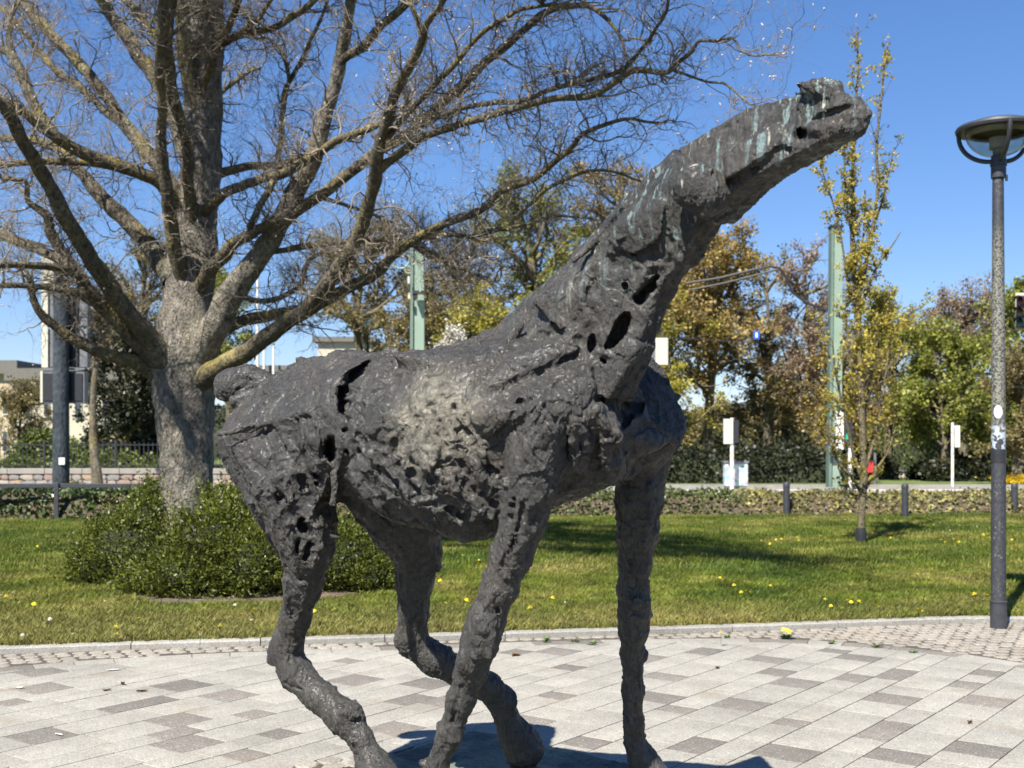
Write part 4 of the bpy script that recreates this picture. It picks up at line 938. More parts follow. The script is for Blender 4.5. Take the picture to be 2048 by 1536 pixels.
def ivy(name, x0, x1, y0, y1, h, n, mat, label, seed, size=0.075):
    r = np.random.default_rng(seed); nb = 46; X = np.linspace(x0, x1, nb * 3); prof = []
    Y = np.linspace(0, 1, 9); rows = []
    for t_ in Y:
        yy = y0 + (y1 - y0) * t_; env = min(1, (t_ / 0.12)) * min(1, ((1 - t_) / 0.1)); q = np.c_[X * 2.2, np.full(len(X), yy * 2.2), np.zeros(len(X))]
        rows.append(np.c_[X, np.full(len(X), yy) + fbm(q, 2, seed=seed) * 0.12, 0.03 + (h * (0.86 + 0.28 * fbm(q, 3, seed=seed + 5))) * env ** 0.5])
    Vv = np.concatenate(rows); nn = len(X); a_ = (np.arange(8)[:, None] * nn + np.arange(nn - 1)[None]).ravel()
    root = empty(name, ((x0 + x1) / 2, (y0 + y1) / 2, 0), label, 'ground cover'); root['kind'] = 'stuff'
    under(link('undergrowth', mesh_np('undergrowth', Vv - np.array([0, 0, 0.05]), [np.c_[a_, a_ + 1, a_ + nn + 1, a_ + nn]]), M_DARKSOIL), root)
    Q = Vv[np.c_[a_, a_ + 1, a_ + nn + 1, a_ + nn]]; ar = np.linalg.norm(np.cross(Q[:, 1] - Q[:, 0], Q[:, 3] - Q[:, 0]), axis=1); pick = r.choice(len(Q), n, p=ar / ar.sum())
    u, v = r.random((2, n, 1)); c = Q[pick, 0] + (Q[pick, 1] - Q[pick, 0]) * u + (Q[pick, 3] - Q[pick, 0]) * v + r.normal(size=(n, 3)) * np.array([0.03, 0.03, 0.035])
    o = under(link('leaves', leaf_cloud('leaves', c, size, seed, 1.25), mat), root); o['kind'] = 'stuff'; return root
ivy('ivy_bed', -13, -4.3, 23.4, 25.8, 0.62, 13000, M_IVY, 'dark glossy ivy bed behind the lawn, left of the big tree', 1, 0.10)
ivy('ivy_bed', -4.3, 4.9, 24.3, 27.4, 0.50, 13000, M_IVY3, 'dull green ivy bed behind the lawn, seen between the horse legs', 2, 0.085)
ivy('ivy_bed', 4.9, 13.8, 25.0, 28.4, 0.44, 12000, M_IVY2, 'yellowish ivy bed behind the lawn, around the slim young tree', 3, 0.08)
# ------------------------------------------------------------------ bark and the big magnolia
def m_bark(name, dark, light, lichen=0.0, scale=1.0):
    t = NT(name); co = t.tc()
    f = t.noise(9 * scale, 6, 0.7, co=t.tc(scale=(1, 1, 0.45)), dist=0.8); vr = t.vor(26 * scale, co=t.tc(scale=(1, 1, 0.55)))
    c = t.ramp(f, [(0.32, dark), (0.52, tuple((a + b) / 2 for a, b in zip(dark, light))), (0.7, light)])
    c = t.mix(1, c, t.ramp(vr, [(0.0, 0.62), (0.25, 1.05), (0.6, 1.2)]), 'MULTIPLY')
    if lichen:
        geo = t.n('ShaderNodeNewGeometry'); sep = t.n('ShaderNodeSeparateXYZ'); t.l(geo.outputs['Normal'], sep.inputs[0])
        up = t.ramp(t.math('ADD', t.math('MULTIPLY', sep.outputs['Z'], 0.3), 0.5), [(0.35, 0.25), (0.7, 1)])
        pm = t.math('MULTIPLY', t.ramp(t.noise(1.4, 4), [(0.47, 0), (0.6, 1)]), t.ramp(t.noise(11, 4, 0.7), [(0.42, 0), (0.55, lichen)]))
        c = t.mix(t.math('MULTIPLY', pm, up), c, (0.36, 0.29, 0.06))
        pg = t.math('MULTIPLY', t.ramp(t.noise(2.3, 3), [(0.5, 0), (0.62, 1)]), t.ramp(t.noise(20, 4), [(0.48, 0), (0.58, 0.6)])); c = t.mix(pg, c, (0.24, 0.25, 0.18))
    nm = t.bump(f, 1.0, 0.06); nm = t.bump(vr, 0.8, 0.02, nm)
    return t.out(c, 0.85, 0, nm, 0.25)
M_BARK = m_bark('magnolia_bark', (0.035, 0.031, 0.027), (0.30, 0.268, 0.225), 0.12, 1.5)
M_LIMB = m_bark('limb_bark', (0.038, 0.032, 0.024), (0.165, 0.14, 0.10), 0.75, 1.3)
M_TWIG = simple('twig_bark', (0.175, 0.145, 0.105), 0.8, var=0.5, scale=3)
TZ = 16.6
TREE_BASE = (P(372, 1100, TZ)[0], TZ, LAWN_H - 0.05)
mag = empty('magnolia_tree', TREE_BASE, 'big bare magnolia with spreading lichen-covered limbs and curly twigs, rising from the shrubs', 'tree')
def cat_curve(pts, step):
    """Catmull-Rom through (x, y, z, r) points"""
    p = np.array(pts, float); p = np.concatenate([[2 * p[0] - p[1]], p, [2 * p[-1] - p[-2]]]); out = []
    for i in range(1, len(p) - 2):
        n = max(2, int(np.linalg.norm(p[i + 1, :3] - p[i, :3]) / step))
        for t in np.linspace(0, 1, n, endpoint=False):
            out.append(0.5 * ((2 * p[i]) + (-p[i - 1] + p[i + 1]) * t + (2 * p[i - 1] - 5 * p[i] + 4 * p[i + 1] - p[i + 2]) * t * t + (-p[i - 1] + 3 * p[i] - 3 * p[i + 1] + p[i + 2]) * t ** 3))
    out.append(p[-2]); return np.array(out)
def tubes(paths, radii, n=5):
    """paths (N, S, 3), radii (N, S): many tubes of one length at once"""
    paths = np.asarray(paths, float); N, S, _ = paths.shape
    t = np.gradient(paths, axis=1); t /= np.linalg.norm(t, axis=2, keepdims=True) + 1e-9
    ref = np.where(np.abs(t[:, :1, 2:3]) > 0.9, np.array([1.0, 0, 0]), np.array([0, 0, 1.0])); ref = np.broadcast_to(ref, t.shape)
    a = np.cross(t, ref); a /= np.linalg.norm(a, axis=2, keepdims=True) + 1e-9; b = np.cross(a, t)
    an = np.arange(n) * 2 * math.pi / n
    V = paths[:, :, None] + (a[:, :, None] * np.cos(an)[None, None, :, None] + b[:, :, None] * np.sin(an)[None, None, :, None]) * np.asarray(radii)[:, :, None, None]
    V = V.reshape(-1, 3); i = np.arange(N)[:, None, None] * S * n + np.arange(S - 1)[None, :, None] * n; k = np.arange(n)[None, None]; k2 = (k + 1) % n
    return V, np.stack([i + k, i + k2, i + n + k2, i + n + k], -1).reshape(-1, 4)
def limb_mesh(name, C, n=14, rough=0.03, seed=0, cap=True):
    V, Fq = tubes(C[None, :, :3], C[None, :, 3], n)
    cen = np.repeat(C[:, :3], n, axis=0); d = V - cen; L_ = np.linalg.norm(d, axis=1)[:, None] + 1e-6
    V = V + d / L_ * (fbm(V * 6 + seed, 3, seed=seed)[:, None] * rough * 1.3 + fbm(V * 22 + seed, 2, seed=seed + 3)[:, None] * rough * 0.5) * np.minimum(1, L_ / 0.1)
    Fs = [Fq]
    if cap:
        m = len(C); V = np.concatenate([V, [C[-1, :3]]]); k = np.arange(n); Fs.append(np.c_[(m - 1) * n + k, (m - 1) * n + (k + 1) % n, np.full(n, len(V) - 1)])
    return mesh_np(name, V, Fs, True)
def pxpath(L, z0, z1):
    """(px, py, r_px) list at depths running z0 -> z1"""
    L = np.array(L, float); s = np.concatenate([[0], np.cumsum(np.hypot(*np.diff(L[:, :2], axis=0).T))]); s /= s[-1]; out = []
    for q, t in zip(L, s):
        z = z0 + (z1 - z0) * t; out.append([*P(q[0], q[1], z), q[2] * z / F])
    return out
trunk = pxpath([(372, 1130, 66), (371, 1080, 58), (372, 1000, 52), (374, 920, 52), (371, 860, 55), (368, 790, 60), (368, 730, 66), (372, 660, 58), (376, 600, 50), (384, 520, 46), (392, 440, 44), (400, 350, 40), (403, 250, 38), (408, 150, 36), (412, 50, 34), (418, -80, 30)], TZ, TZ)
TR = cat_curve(trunk, 0.09)
under(link('trunk', limb_mesh('trunk', TR, 40, 0.04, 1), M_BARK), mag)
LIMBS = [   # points (px, py, r), depth change at the tip
 ([(350, 760, 30), (322, 706, 26), (292, 668, 23), (250, 622, 22), (212, 560, 21), (165, 490, 20), (124, 418, 19), (90, 355, 17), (55, 300, 16), (20, 238, 15), (-20, 190, 13)], -3.2),
 ([(340, 770, 24), (300, 738, 20), (262, 722, 17), (203, 706, 15), (140, 676, 12), (85, 636, 10), (68, 598, 8), (58, 550, 7)], -1.0),
 ([(330, 730, 26), (276, 681, 22), (211, 618, 18), (164, 560, 16), (122, 499, 14), (98, 461, 12), (94, 433, 10), (55, 400, 7), (50, 362, 6), (0, 355, 5)], -1.8),
 ([(200, 612, 12), (155, 560, 10), (135, 541, 10), (89, 531, 9), (40, 533, 8), (-10, 527, 7)], -2.4),
 ([(205, 616, 12), (170, 596, 9), (110, 577, 8), (50, 570, 7), (-10, 572, 7)], -1.6),
 ([(150, 545, 12), (118, 515, 12), (70, 494, 13), (30, 480, 12), (-20, 468, 12)], -0.6),
 ([(345, 560, 26), (318, 520, 24), (285, 475, 20), (246, 435, 19), (205, 395, 17), (164, 342, 14), (122, 300, 12), (70, 281, 10), (0, 275, 8), (-20, 274, 8)], 1.2),
 ([(352, 440, 18), (330, 380, 15), (300, 352, 13), (234, 333, 11), (164, 322, 9), (70, 323, 8), (-10, 328, 8)], -1.2),
 ([(355, 430, 20), (325, 370, 17), (270, 342, 15), (211, 322, 15), (160, 300, 15), (130, 285, 14), (89, 258, 13), (47, 225, 13), (-10, 198, 12)], -2.0),
 ([(120, 280, 14), (98, 256, 14), (77, 222, 13), (54, 176, 13), (35, 128, 12), (12, 104, 11), (-20, 96, 10)], -1.2),
 ([(30, 120, 9), (18, 80, 7), (20, 40, 6), (40, 0, 5)], -1.0),
 ([(362, 410, 20), (330, 352, 18), (290, 302, 17), (244, 238, 15), (201, 178, 14), (145, 112, 13), (94, 61, 12), (47, 7, 11), (20, -30, 10)], 0.8),
 ([(240, 245, 9), (211, 225, 9), (164, 178, 8), (117, 143, 8), (70, 94, 7), (47, 61, 6), (21, 35, 6), (0, 10, 5)], 1.5),
 ([(380, 330, 19), (345, 225, 17), (316, 160, 17), (281, 116, 16), (253, 74, 16), (222, 30, 15), (190, -20, 14)], 1.5),
 ([(378, 590, 20), (356, 520, 18), (340, 440, 16), (332, 370, 14), (325, 300, 13), (322, 220, 12), (320, 150, 12), (320, 90, 12), (326, -20, 11)], -2.6),
 ([(321, 86, 10), (300, 56, 9), (270, 22, 8), (240, -10, 7)], -1.0),
 ([(392, 470, 16), (381, 400, 14), (376, 330, 13), (372, 270, 13), (356, 220, 14), (340, 160, 14), (334, 90, 13), (345, 0, 12), (350, -20, 11)], -2.2),
 ([(400, 250, 18), (385, 190, 18), (372, 120, 18), (366, 50, 17), (368, -20, 16)], -0.6),
 ([(396, 200, 10), (409, 164, 10), (432, 98, 10), (456, 55, 9), (482, -5, 8)], -2.0),
 ([(430, 100, 9), (458, 78, 9), (498, 64, 9), (545, 54, 8), (587, 30, 8), (640, -10, 7)], -1.6),
 ([(470, 74, 7), (500, 50, 6), (522, 36, 6), (546, 0, 5)], -1.6),
 ([(340, 73, 5), (375, 40, 6), (430, 5, 6)], -0.4),
 ([(385, 740, 44), (412, 680, 38), (436, 640, 34), (459, 600, 31), (498, 541, 28), (531, 494, 26), (564, 435, 25), (599, 372, 23), (623, 325, 21), (646, 253, 18), (669, 187, 16), (681, 117, 15), (693, 59, 14), (705, -20, 13)], -2.2),
 ([(570, 440, 15), (592, 424, 14), (653, 384, 13), (716, 337, 13), (760, 300, 13), (830, 256, 13), (905, 187, 12), (945, 150, 12), (992, 105, 10), (1034, 68, 9), (1081, 33, 9), (1128, 14, 8), (1175, 12, 6), (1215, 40, 5), (1245, 78, 4)], -4.0),
 ([(672, 140, 11), (688, 117, 11), (728, 89, 11), (765, 47, 10), (810, 5, 10), (830, -20, 10)], -2.6),
 ([(385, 770, 34), (412, 752, 28), (440, 735, 23), (478, 712, 21), (517, 688, 20), (564, 651, 19), (599, 628, 18), (634, 588, 18), (669, 551, 17), (700, 494, 16), (723, 447, 16), (747, 365, 15), (752, 325, 15), (757, 300, 14), (780, 223, 13), (803, 164, 12), (835, 100, 10), (854, 49, 9), (875, 20, 8), (894, -15, 8)], -5.0),
 ([(845, 75, 8), (835, 40, 7), (822, 10, 6), (815, -15, 6)], -4.6),
 ([(600, 632, 15), (640, 606, 15), (705, 571, 14), (751, 545, 13), (798, 505, 12), (847, 467, 11), (905, 439, 10), (964, 415, 9), (1011, 380, 8), (1069, 357, 8), (1116, 319, 7), (1151, 284, 6), (1163, 265, 6), (1210, 248, 5), (1260, 238, 4), (1320, 246, 3)], -4.4),
 ([(860, 462, 6), (882, 467, 5), (941, 471, 5), (1011, 457, 5), (1058, 448, 4), (1105, 429, 3), (1160, 432, 2.5)], -3.6),
 ([(1005, 460, 4), (1018, 455, 4), (1030, 432, 4), (1069, 401, 5), (1093, 380, 5), (1140, 361, 4), (1175, 345, 4), (1230, 342, 3), (1285, 362, 2.5)], -3.8),
 ([(752, 345, 12), (775, 325, 11), (800, 308, 11), (835, 284, 10), (894, 256, 9), (987, 227, 8), (1058, 211, 8), (1116, 197, 8), (1187, 192, 8), (1227, 164, 8), (1257, 145, 8), (1285, 143, 7), (1339, 145, 6), (1362, 122, 5), (1386, 101, 5), (1400, 80, 4), (1430, 80, 4), (1465, 76, 3), (1480, 92, 3), (1500, 110, 2.5), (1555, 112, 2)], -6.0),
 ([(820, 262, 6), (894, 230, 6), (964, 211, 6), (1058, 197, 6), (1105, 178, 6), (1151, 164, 6), (1230, 150, 6), (1257, 131, 6), (1278, 105, 5), (1297, 82, 5), (1311, 54, 4), (1332, 23, 4), (1335, -10, 4)], -5.4),
 ([(1345, 140, 4), (1392, 155, 3), (1420, 163, 3), (1446, 165, 3), (1470, 185, 2.5), (1500, 205, 2)], -6.0),
 ([(775, 275, 8), (800, 244, 7), (847, 195, 7), (894, 145, 7), (917, 120, 7), (950, 82, 6), (976, 59, 6), (1023, 33, 5), (1041, 21, 5), (1100, 6, 4)], -4.4),
 ([(398, 440, 14), (423, 410, 13), (459, 382, 12), (517, 360, 11), (564, 349, 11), (601, 328, 11), (650, 295, 10), (720, 260, 9), (765, 246, 7), (800, 232, 5)], -3.0),
 ([(400, 385, 14), (423, 358, 13), (447, 343, 11), (505, 331, 10), (564, 331, 10), (611, 312, 9), (640, 280, 7)], 0.8),
 ([(552, 338, 8), (555, 320, 7), (562, 258, 7), (569, 199, 7), (580, 164, 6), (604, 122, 5), (620, 82, 5), (646, 35, 4), (658, -10, 4)], 0.2),
 ([(580, 164, 5), (572, 130, 5), (560, 100, 4), (538, 77, 3)], 0.6),
 ([(548, 355, 7), (540, 376, 8), (524, 402, 8), (505, 442, 8), (494, 458, 7)], -1.2),
 ([(392, 590, 20), (415, 550, 17), (445, 515, 16), (477, 484, 14), (517, 461, 12), (550, 440, 10)], -1.4),
 ([(530, 505, 7), (575, 499, 7), (611, 494, 8), (681, 485, 7), (752, 480, 6), (810, 485, 6), (850, 500, 5), (900, 520, 4)], 0.6),
 ([(420, 680, 16), (447, 658, 14), (494, 640, 14), (564, 625, 13), (610, 612, 11)], 0.6),
 ([(480, 588, 7), (505, 600, 7), (535, 602, 7), (570, 590, 6), (601, 569, 6), (606, 546, 6), (623, 517, 5), (650, 500, 4)], 0.4),
 ([(650, 398, 5), (680, 405, 5), (714, 417, 4), (752, 432, 4), (800, 462, 3), (840, 470, 3)], 0.2),
 ([(402, 250, 8), (440, 190, 6), (480, 150, 5), (520, 135, 4)], 1.6),
 ([(840, 500, 7), (870, 520, 6), (930, 540, 5), (990, 560, 4)], -3.0),
]
UP = [([(415, 20, 16), (440, -120, 15), (500, -260, 13), (560, -420, 10), (600, -560, 6)], -2.5), ([(412, 0, 16), (520, -140, 15), (700, -300, 12), (860, -420, 9), (1010, -500, 6)], -4.5),
      ([(700, -10, 13), (740, -130, 11), (840, -280, 9), (960, -400, 6)], -4.0), ([(826, -15, 9), (900, -120, 8), (1010, -230, 7), (1130, -300, 4)], -4.8), ([(890, -10, 8), (960, -90, 7), (1080, -170, 6), (1200, -210, 4)], -5.8),
      ([(1080, 0, 6), (1150, -60, 5), (1240, -110, 4), (1330, -120, 3)], -6.0), ([(412, -40, 14), (380, -200, 12), (300, -380, 9), (240, -520, 6)], -3.0), ([(410, -20, 14), (330, -160, 12), (180, -280, 9), (60, -360, 6)], -3.0),
      ([(190, -15, 13), (130, -130, 11), (40, -250, 8), (-60, -330, 5)], -1.5), ([(1332, -5, 4), (1380, -60, 4), (1440, -90, 3)], -6.0), ([(600, -60, 12), (640, -200, 10), (720, -380, 8), (800, -520, 5)], -3.0),
      ([(414, -60, 14), (560, -240, 12), (800, -420, 10), (1050, -560, 7)], -6.5), ([(700, -20, 12), (860, -160, 10), (1080, -330, 8), (1300, -420, 5)], -7.0), ([(412, -80, 13), (300, -260, 11), (120, -420, 9), (-80, -560, 6)], -6.0), ([(415, -100, 12), (430, -300, 11), (480, -560, 9), (520, -800, 6)], -5.5), ([(320, -15, 10), (260, -160, 9), (150, -300, 7), (20, -380, 5)], -5.0)]
NV = len(LIMBS); LIMBS = LIMBS + UP  # UP: limbs out of view, with radius and twigs thickened to deepen the lawn shadows
CURVES = []
for i, (L, dz) in enumerate(LIMBS):
    # a limb starts at the depth of whatever carries it
    z0 = TZ - 0.1
    if i:
        best = None
        for C in CURVES:
            px = CX + C[:, 0] / C[:, 1] * F; py = HY - (C[:, 2] - CH) / C[:, 1] * F; d = np.hypot(px - L[0][0], py - L[0][1]); k = int(d.argmin())
            if best is None or d[k] < best[0]: best = (d[k], C[k, 1])
        px = CX + TR[:, 0] / TR[:, 1] * F; py = HY - (TR[:, 2] - CH) / TR[:, 1] * F; dt = np.hypot(px - L[0][0], py - L[0][1]).min()
        if best[0] < 26 and best[0] < dt - 4: z0 = best[1]
        elif best[0] < 26 and dt > 50: z0 = best[1]
    C = cat_curve(pxpath(L, z0, TZ + dz), 0.08); C[:, 3] *= 0.85 if i < NV else 1.5
    # small kinks, as the limbs of the photo have
    q = np.c_[C[:, :3] * 2.2]; wob = np.stack([fbm(q + 9 * i, 2, seed=90 + k) for k in range(3)], 1) * 0.035; fade = np.clip(np.arange(len(C)) / 8, 0, 1)[:, None]; C[:, :3] += wob * fade
    CURVES.append(C)
    rm = C[:, 3].max(); under(link('limb', limb_mesh('limb', C, 16 if rm > 0.09 else 9, 0.02 if rm > 0.09 else 0.01, i), M_BARK if i in (22,) else M_LIMB), mag)
# twigs: curly, forking, four orders
def grow(p0, d0, r0, length, steps, curl, r, up=0.1, taper=0.45):
    N = len(p0); P_ = np.zeros((N, steps + 1, 3)); P_[:, 0] = p0; d = d0 / np.linalg.norm(d0, axis=1)[:, None]; D = [d]; spin = r.normal(size=(N, 3)) * curl
    for s in range(steps):
        spin = spin * 0.35 + r.normal(size=(N, 3)) * curl * 0.8; d = d + np.cross(spin, d) + r.normal(size=(N, 3)) * curl * 0.75 + np.array([0, 0, up])
        d /= np.linalg.norm(d, axis=1)[:, None]; P_[:, s + 1] = P_[:, s] + d * (length / steps)[:, None]; D.append(d)
    R = r0[:, None] * (1 - (1 - taper) * np.linspace(0, 1, steps + 1))[None]
    return P_, R, np.stack(D, 1)
def fork(P_, R, D, per, r, ang=1.0, lo=0.1):
    N, S, _ = P_.shape; idx = np.repeat(np.arange(N), per); s = r.integers(max(1, int(S * lo)), S, len(idx)); s = np.where(np.arange(len(idx)) % per == 0, S - 1, s)
    p = P_[idx, s]; d = D[idx, s]; rr_ = R[idx, s]; side = np.cross(d, r.normal(size=d.shape)); side /= np.linalg.norm(side, axis=1)[:, None]; return p, d + side * ang, rr_
tr_ = np.random.default_rng(12); p0, d0, r0, ln = [], [], [], []
for i, C in enumerate(CURVES):
    seg = np.linalg.norm(np.diff(C[:, :3], axis=0), axis=1); L_ = seg.sum(); cum = np.concatenate([[0], np.cumsum(seg)])
    thin = C[:, 3].mean() < 0.055; n = int(L_ * (8.5 if thin else 6.0) * (1.0 if i < NV else 1.7)) + 2
    for k in range(n):
        s = tr_.uniform(0.22 if not thin else 0.08, 1) * L_; j = min(len(C) - 2, int(np.searchsorted(cum, s))); t = C[j + 1, :3] - C[j, :3]; t /= np.linalg.norm(t)
        if C[j, 3] > 0.15: continue
        sd = np.cross(t, tr_.normal(size=3)); sd /= np.linalg.norm(sd) + 1e-9
        p0.append(C[j, :3]); d0.append(t * 0.6 + sd + np.array([0, 0, 0.15])); r0.append(min(0.013 if i < NV else 0.024, C[j, 3] * 0.45)); ln.append(tr_.uniform(0.4, 1.15) * (0.75 if thin else 1))
    for e in range(2):
        t = C[-1, :3] - C[-3, :3]; p0.append(C[-1, :3]); d0.append(t / np.linalg.norm(t) + tr_.normal(size=3) * 0.3); r0.append(min(0.015, C[-1, 3] * 0.8)); ln.append(tr_.uniform(0.5, 1.0))
p0, d0, r0, ln = map(np.array, (p0, d0, r0, ln)); print('primary twigs', len(p0))
A1 = grow(p0, d0, r0, ln, 15, 0.24, tr_, 0.05, 0.3); TV = [tubes(A1[0], A1[1], 4)]
p, d, r_ = fork(*A1, 5, tr_); A2 = grow(p, d, np.minimum(r_ * 0.62, 0.0065), tr_.uniform(0.22, 0.55, len(p)), 8, 0.30, tr_, 0.06); TV.append(tubes(A2[0], A2[1], 3))
p, d, r_ = fork(*A2, 4, tr_, lo=0.25); A3 = grow(p, d, np.minimum(r_ * 0.7, 0.0048), tr_.uniform(0.10, 0.28, len(p)), 5, 0.34, tr_, 0.08, 0.6); TV.append(tubes(A3[0], A3[1], 3))
p, d, r_ = fork(*A3, 2, tr_, lo=0.4); A4 = grow(p, d, np.minimum(r_ * 0.9, 0.0048), tr_.uniform(0.03, 0.10, len(p)), 2, 0.4, tr_, 0.1, 0.8); TV.append(tubes(A4[0], A4[1], 3))
V_, F_, b = [], [], 0
for v, f in TV: V_.append(v); F_.append(f + b); b += len(v)
F_ = np.concatenate(F_); print('twig quads', len(F_))
o = under(link('twigs', mesh_np('twigs', np.concatenate(V_), [F_], True), M_TWIG), mag); o['kind'] = 'stuff'
# pale furry buds
M_BUD = simple('bud_fur', (0.40, 0.35, 0.32), 0.7, var=0.25, scale=3)
e4 = A4[0][:, -1]; w4 = np.where(CX + e4[:, 0] / e4[:, 1] * F > 760, 1.0, 0.25); pk = tr_.choice(len(A4[0]), 4500, replace=False, p=w4 / w4.sum()); c = A4[0][pk, -1]; d = A4[2][pk, -1] + np.array([0, 0, 0.5]); d /= np.linalg.norm(d, axis=1)[:, None]
L_ = tr_.uniform(0.02, 0.05, len(c)); pts = np.stack([c, c + d * (L_ * 0.4)[:, None], c + d * L_[:, None]], 1); Rr = np.stack([np.full(len(c), 0.003), tr_.uniform(0.006, 0.012, len(c)), np.full(len(c), 0.001)], 1)
v, f = tubes(pts, Rr, 4); o = under(link('buds', mesh_np('buds', v, [f], True), M_BUD), mag); o['kind'] = 'stuff'

# ------------------------------------------------------------------ shrubs at the foot of the tree
M_SHRUB = m_leaf('shrub_leaf', [(0.032, 0.044, 0.007), (0.075, 0.095, 0.013), (0.165, 0.18, 0.026), (0.055, 0.07, 0.010)], 0.3, 0.42, 2.5)
M_SHRUBB = simple('shrub_branch', (0.07, 0.05, 0.035), 0.9)
M_SHRUBC = simple('shrub_heart', (0.022, 0.028, 0.010), 0.95, var=0.4, scale=10)  # near-black core colour, standing in for shaded gaps between the leaves
def shrub(name, blobs, n, label, seed, size=0.042):
    """blobs: (px, py of centre, depth, rx, ry, rz in metres)"""
    r = np.random.default_rng(seed); c0 = P(*blobs[0][:3]); root = empty(name, (c0[0], c0[1], LAWN_H - 0.02), label, 'shrub')
    B_ = [(P(*b[:3]), np.array(b[3:6])) for b in blobs]; w = np.array([np.prod(b[1]) ** (2 / 3) for b in B_]); w /= w.sum(); C_, O_ = [], []
    heart = MB()
    for (c, rad), wk in zip(B_, w):
        k = int(n * wk); d = r.normal(size=(k, 3)); d /= np.linalg.norm(d, axis=1)[:, None]
        lump = 1 + 0.36 * fbm(d * 3.0 + c, 3, seed=seed) + 0.12 * fbm(d * 9 + c, 2, seed=seed + 9)
        q = c + d * rad * (lump * r.uniform(0.80, 1.05, k) ** 0.5)[:, None] + r.normal(size=(k, 3)) * 0.02
        ok = q[:, 2] > LAWN_H + 0.0; C_.append(q[ok]); O_.append(d[ok] * 0.9 + np.array([0, 0, 0.35]))
        # sprigs poking out
    q = np.concatenate(C_); oo = np.concatenate(O_)
    sp = r.choice(len(q), len(q) // 30); ext = []; ed = []
    for s in sp:
        L_ = r.uniform(0.06, 0.34); dd = oo[s] + r.normal(size=3) * 0.25 + np.array([0, 0, 0.25]); dd /= np.linalg.norm(dd)
        for t in np.linspace(0, 1, 9): ext.append(q[s] + dd * L_ * t + r.normal(size=3) * 0.012); ed.append(dd)
    q = np.concatenate([q, np.array(ext)]); oo = np.concatenate([oo, np.array(ed)])
    o = under(link('foliage', leaf_cloud('foliage', q, size * 1.15, seed, 2.6, out_dirs=oo), M_SHRUB), root)
    o['kind'] = 'stuff'
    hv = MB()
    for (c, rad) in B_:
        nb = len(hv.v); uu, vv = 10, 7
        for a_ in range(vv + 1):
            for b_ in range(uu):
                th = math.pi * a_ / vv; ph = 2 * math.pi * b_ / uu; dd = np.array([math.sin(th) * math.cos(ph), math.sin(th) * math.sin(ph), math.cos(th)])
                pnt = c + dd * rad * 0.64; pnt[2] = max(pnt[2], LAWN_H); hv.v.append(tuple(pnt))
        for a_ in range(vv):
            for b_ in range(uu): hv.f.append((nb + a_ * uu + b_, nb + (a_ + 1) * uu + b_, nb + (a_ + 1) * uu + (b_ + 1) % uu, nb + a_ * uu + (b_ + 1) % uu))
    under(hv.build('branches', M_SHRUBC), root)  # solid dark core rather than single branches; reads as inner shade
shrub('evergreen_shrub', [(245, 1112, 13.0, 0.52, 0.5, 0.47), (200, 1145, 12.9, 0.34, 0.4, 0.27), (285, 1055, 13.5, 0.25, 0.35, 0.40), (300, 1000, 13.9, 0.11, 0.2, 0.26)], 17000, 'dark evergreen shrub left of the big trunk, with a tall sprig beside the bark', 31, 0.036)
shrub('evergreen_shrub', [(445, 1105, 12.3, 0.58, 0.55, 0.48), (490, 1040, 12.7, 0.36, 0.4, 0.34), (375, 1150, 12.0, 0.50, 0.45, 0.28), (510, 1130, 12.0, 0.42, 0.45, 0.37), (295, 1165, 12.2, 0.33, 0.35, 0.17), (440, 1003, 12.8, 0.17, 0.2, 0.18)], 36000, 'bright evergreen shrub spreading in front of the big trunk, touching the horse haunch', 32, 0.036)
shrub('evergreen_shrub', [(690, 1122, 12.4, 0.46, 0.45, 0.36), (620, 1118, 12.5, 0.42, 0.4, 0.42), (745, 1150, 12.2, 0.27, 0.3, 0.21)], 17000, 'low evergreen shrub seen between the two hind legs of the horse', 33, 0.036)
# mulch under them
m = MB(); ring_ = [(-2.75 + 1.45 * math.cos(a) + 0.12 * math.sin(4 * a), 12.25 + 1.22 * math.sin(a) + 0.12 * math.sin(5 * a)) for a in np.linspace(0, 2 * math.pi, 48, endpoint=False)]
mz = np.array(ring_); zz = lawn_z(mz[:, 0], mz[:, 1]) + 0.004
c_ = mz.mean(0); V0 = []; Fm = []
for s in np.linspace(0, 1, 8):
    q = mz + (c_ - mz) * s; V0.append(np.c_[q, lawn_z(q[:, 0], q[:, 1]) + 0.016])
k = np.arange(48); Fm = [np.c_[i * 48 + k, i * 48 + (k + 1) % 48, (i + 1) * 48 + (k + 1) % 48, (i + 1) * 48 + k] for i in range(7)]
M_MULCH = simple('mulch', (0.105, 0.078, 0.055), 0.95, var=0.5, scale=14, bump=0.5)
tag(link('soil_patch', mesh_np('soil_patch', np.concatenate(V0), [np.concatenate(Fm)]), M_MULCH), kind='structure')
# ------------------------------------------------------------------ street beyond the lawn
M_ASPH = simple('asphalt', (0.06, 0.058, 0.058), 0.9, var=0.12, scale=0.8, bump=0.1)
M_PATH = simple('pale_path', (0.40, 0.355, 0.325), 0.9, var=0.10, scale=1.2)
M_VERGE = simple('verge_grass', (0.085, 0.115, 0.025), 0.95, var=0.35, scale=1.5, bump=0.3)
def sheet(name, x0, x1, y0, y1, z, mat, bumpy=0.0):
    g_ = MB(); g_.add([(x0, y0, z), (x1, y0, z), (x1, y1, z), (x0, y1, z)], [(0, 1, 2, 3)]); return tag(g_.build(name, mat), kind='structure')
sheet('verge', -60, 60, 25.0, 33.2, 0.0, M_VERGE)
sheet('footpath', -60, 70, 31.0, 39.6, 0.02, M_PATH)
kb = MB(); kb.box((5, 39.7, -0.02), (130, 0.16, 0.20)); tag(kb.build('street_kerb', M_KERB), kind='structure')
sheet('street', -90, 110, 39.8, 42.2, -0.04, M_ASPH)  # kept narrow and dark to draw the line of shade at the kerb
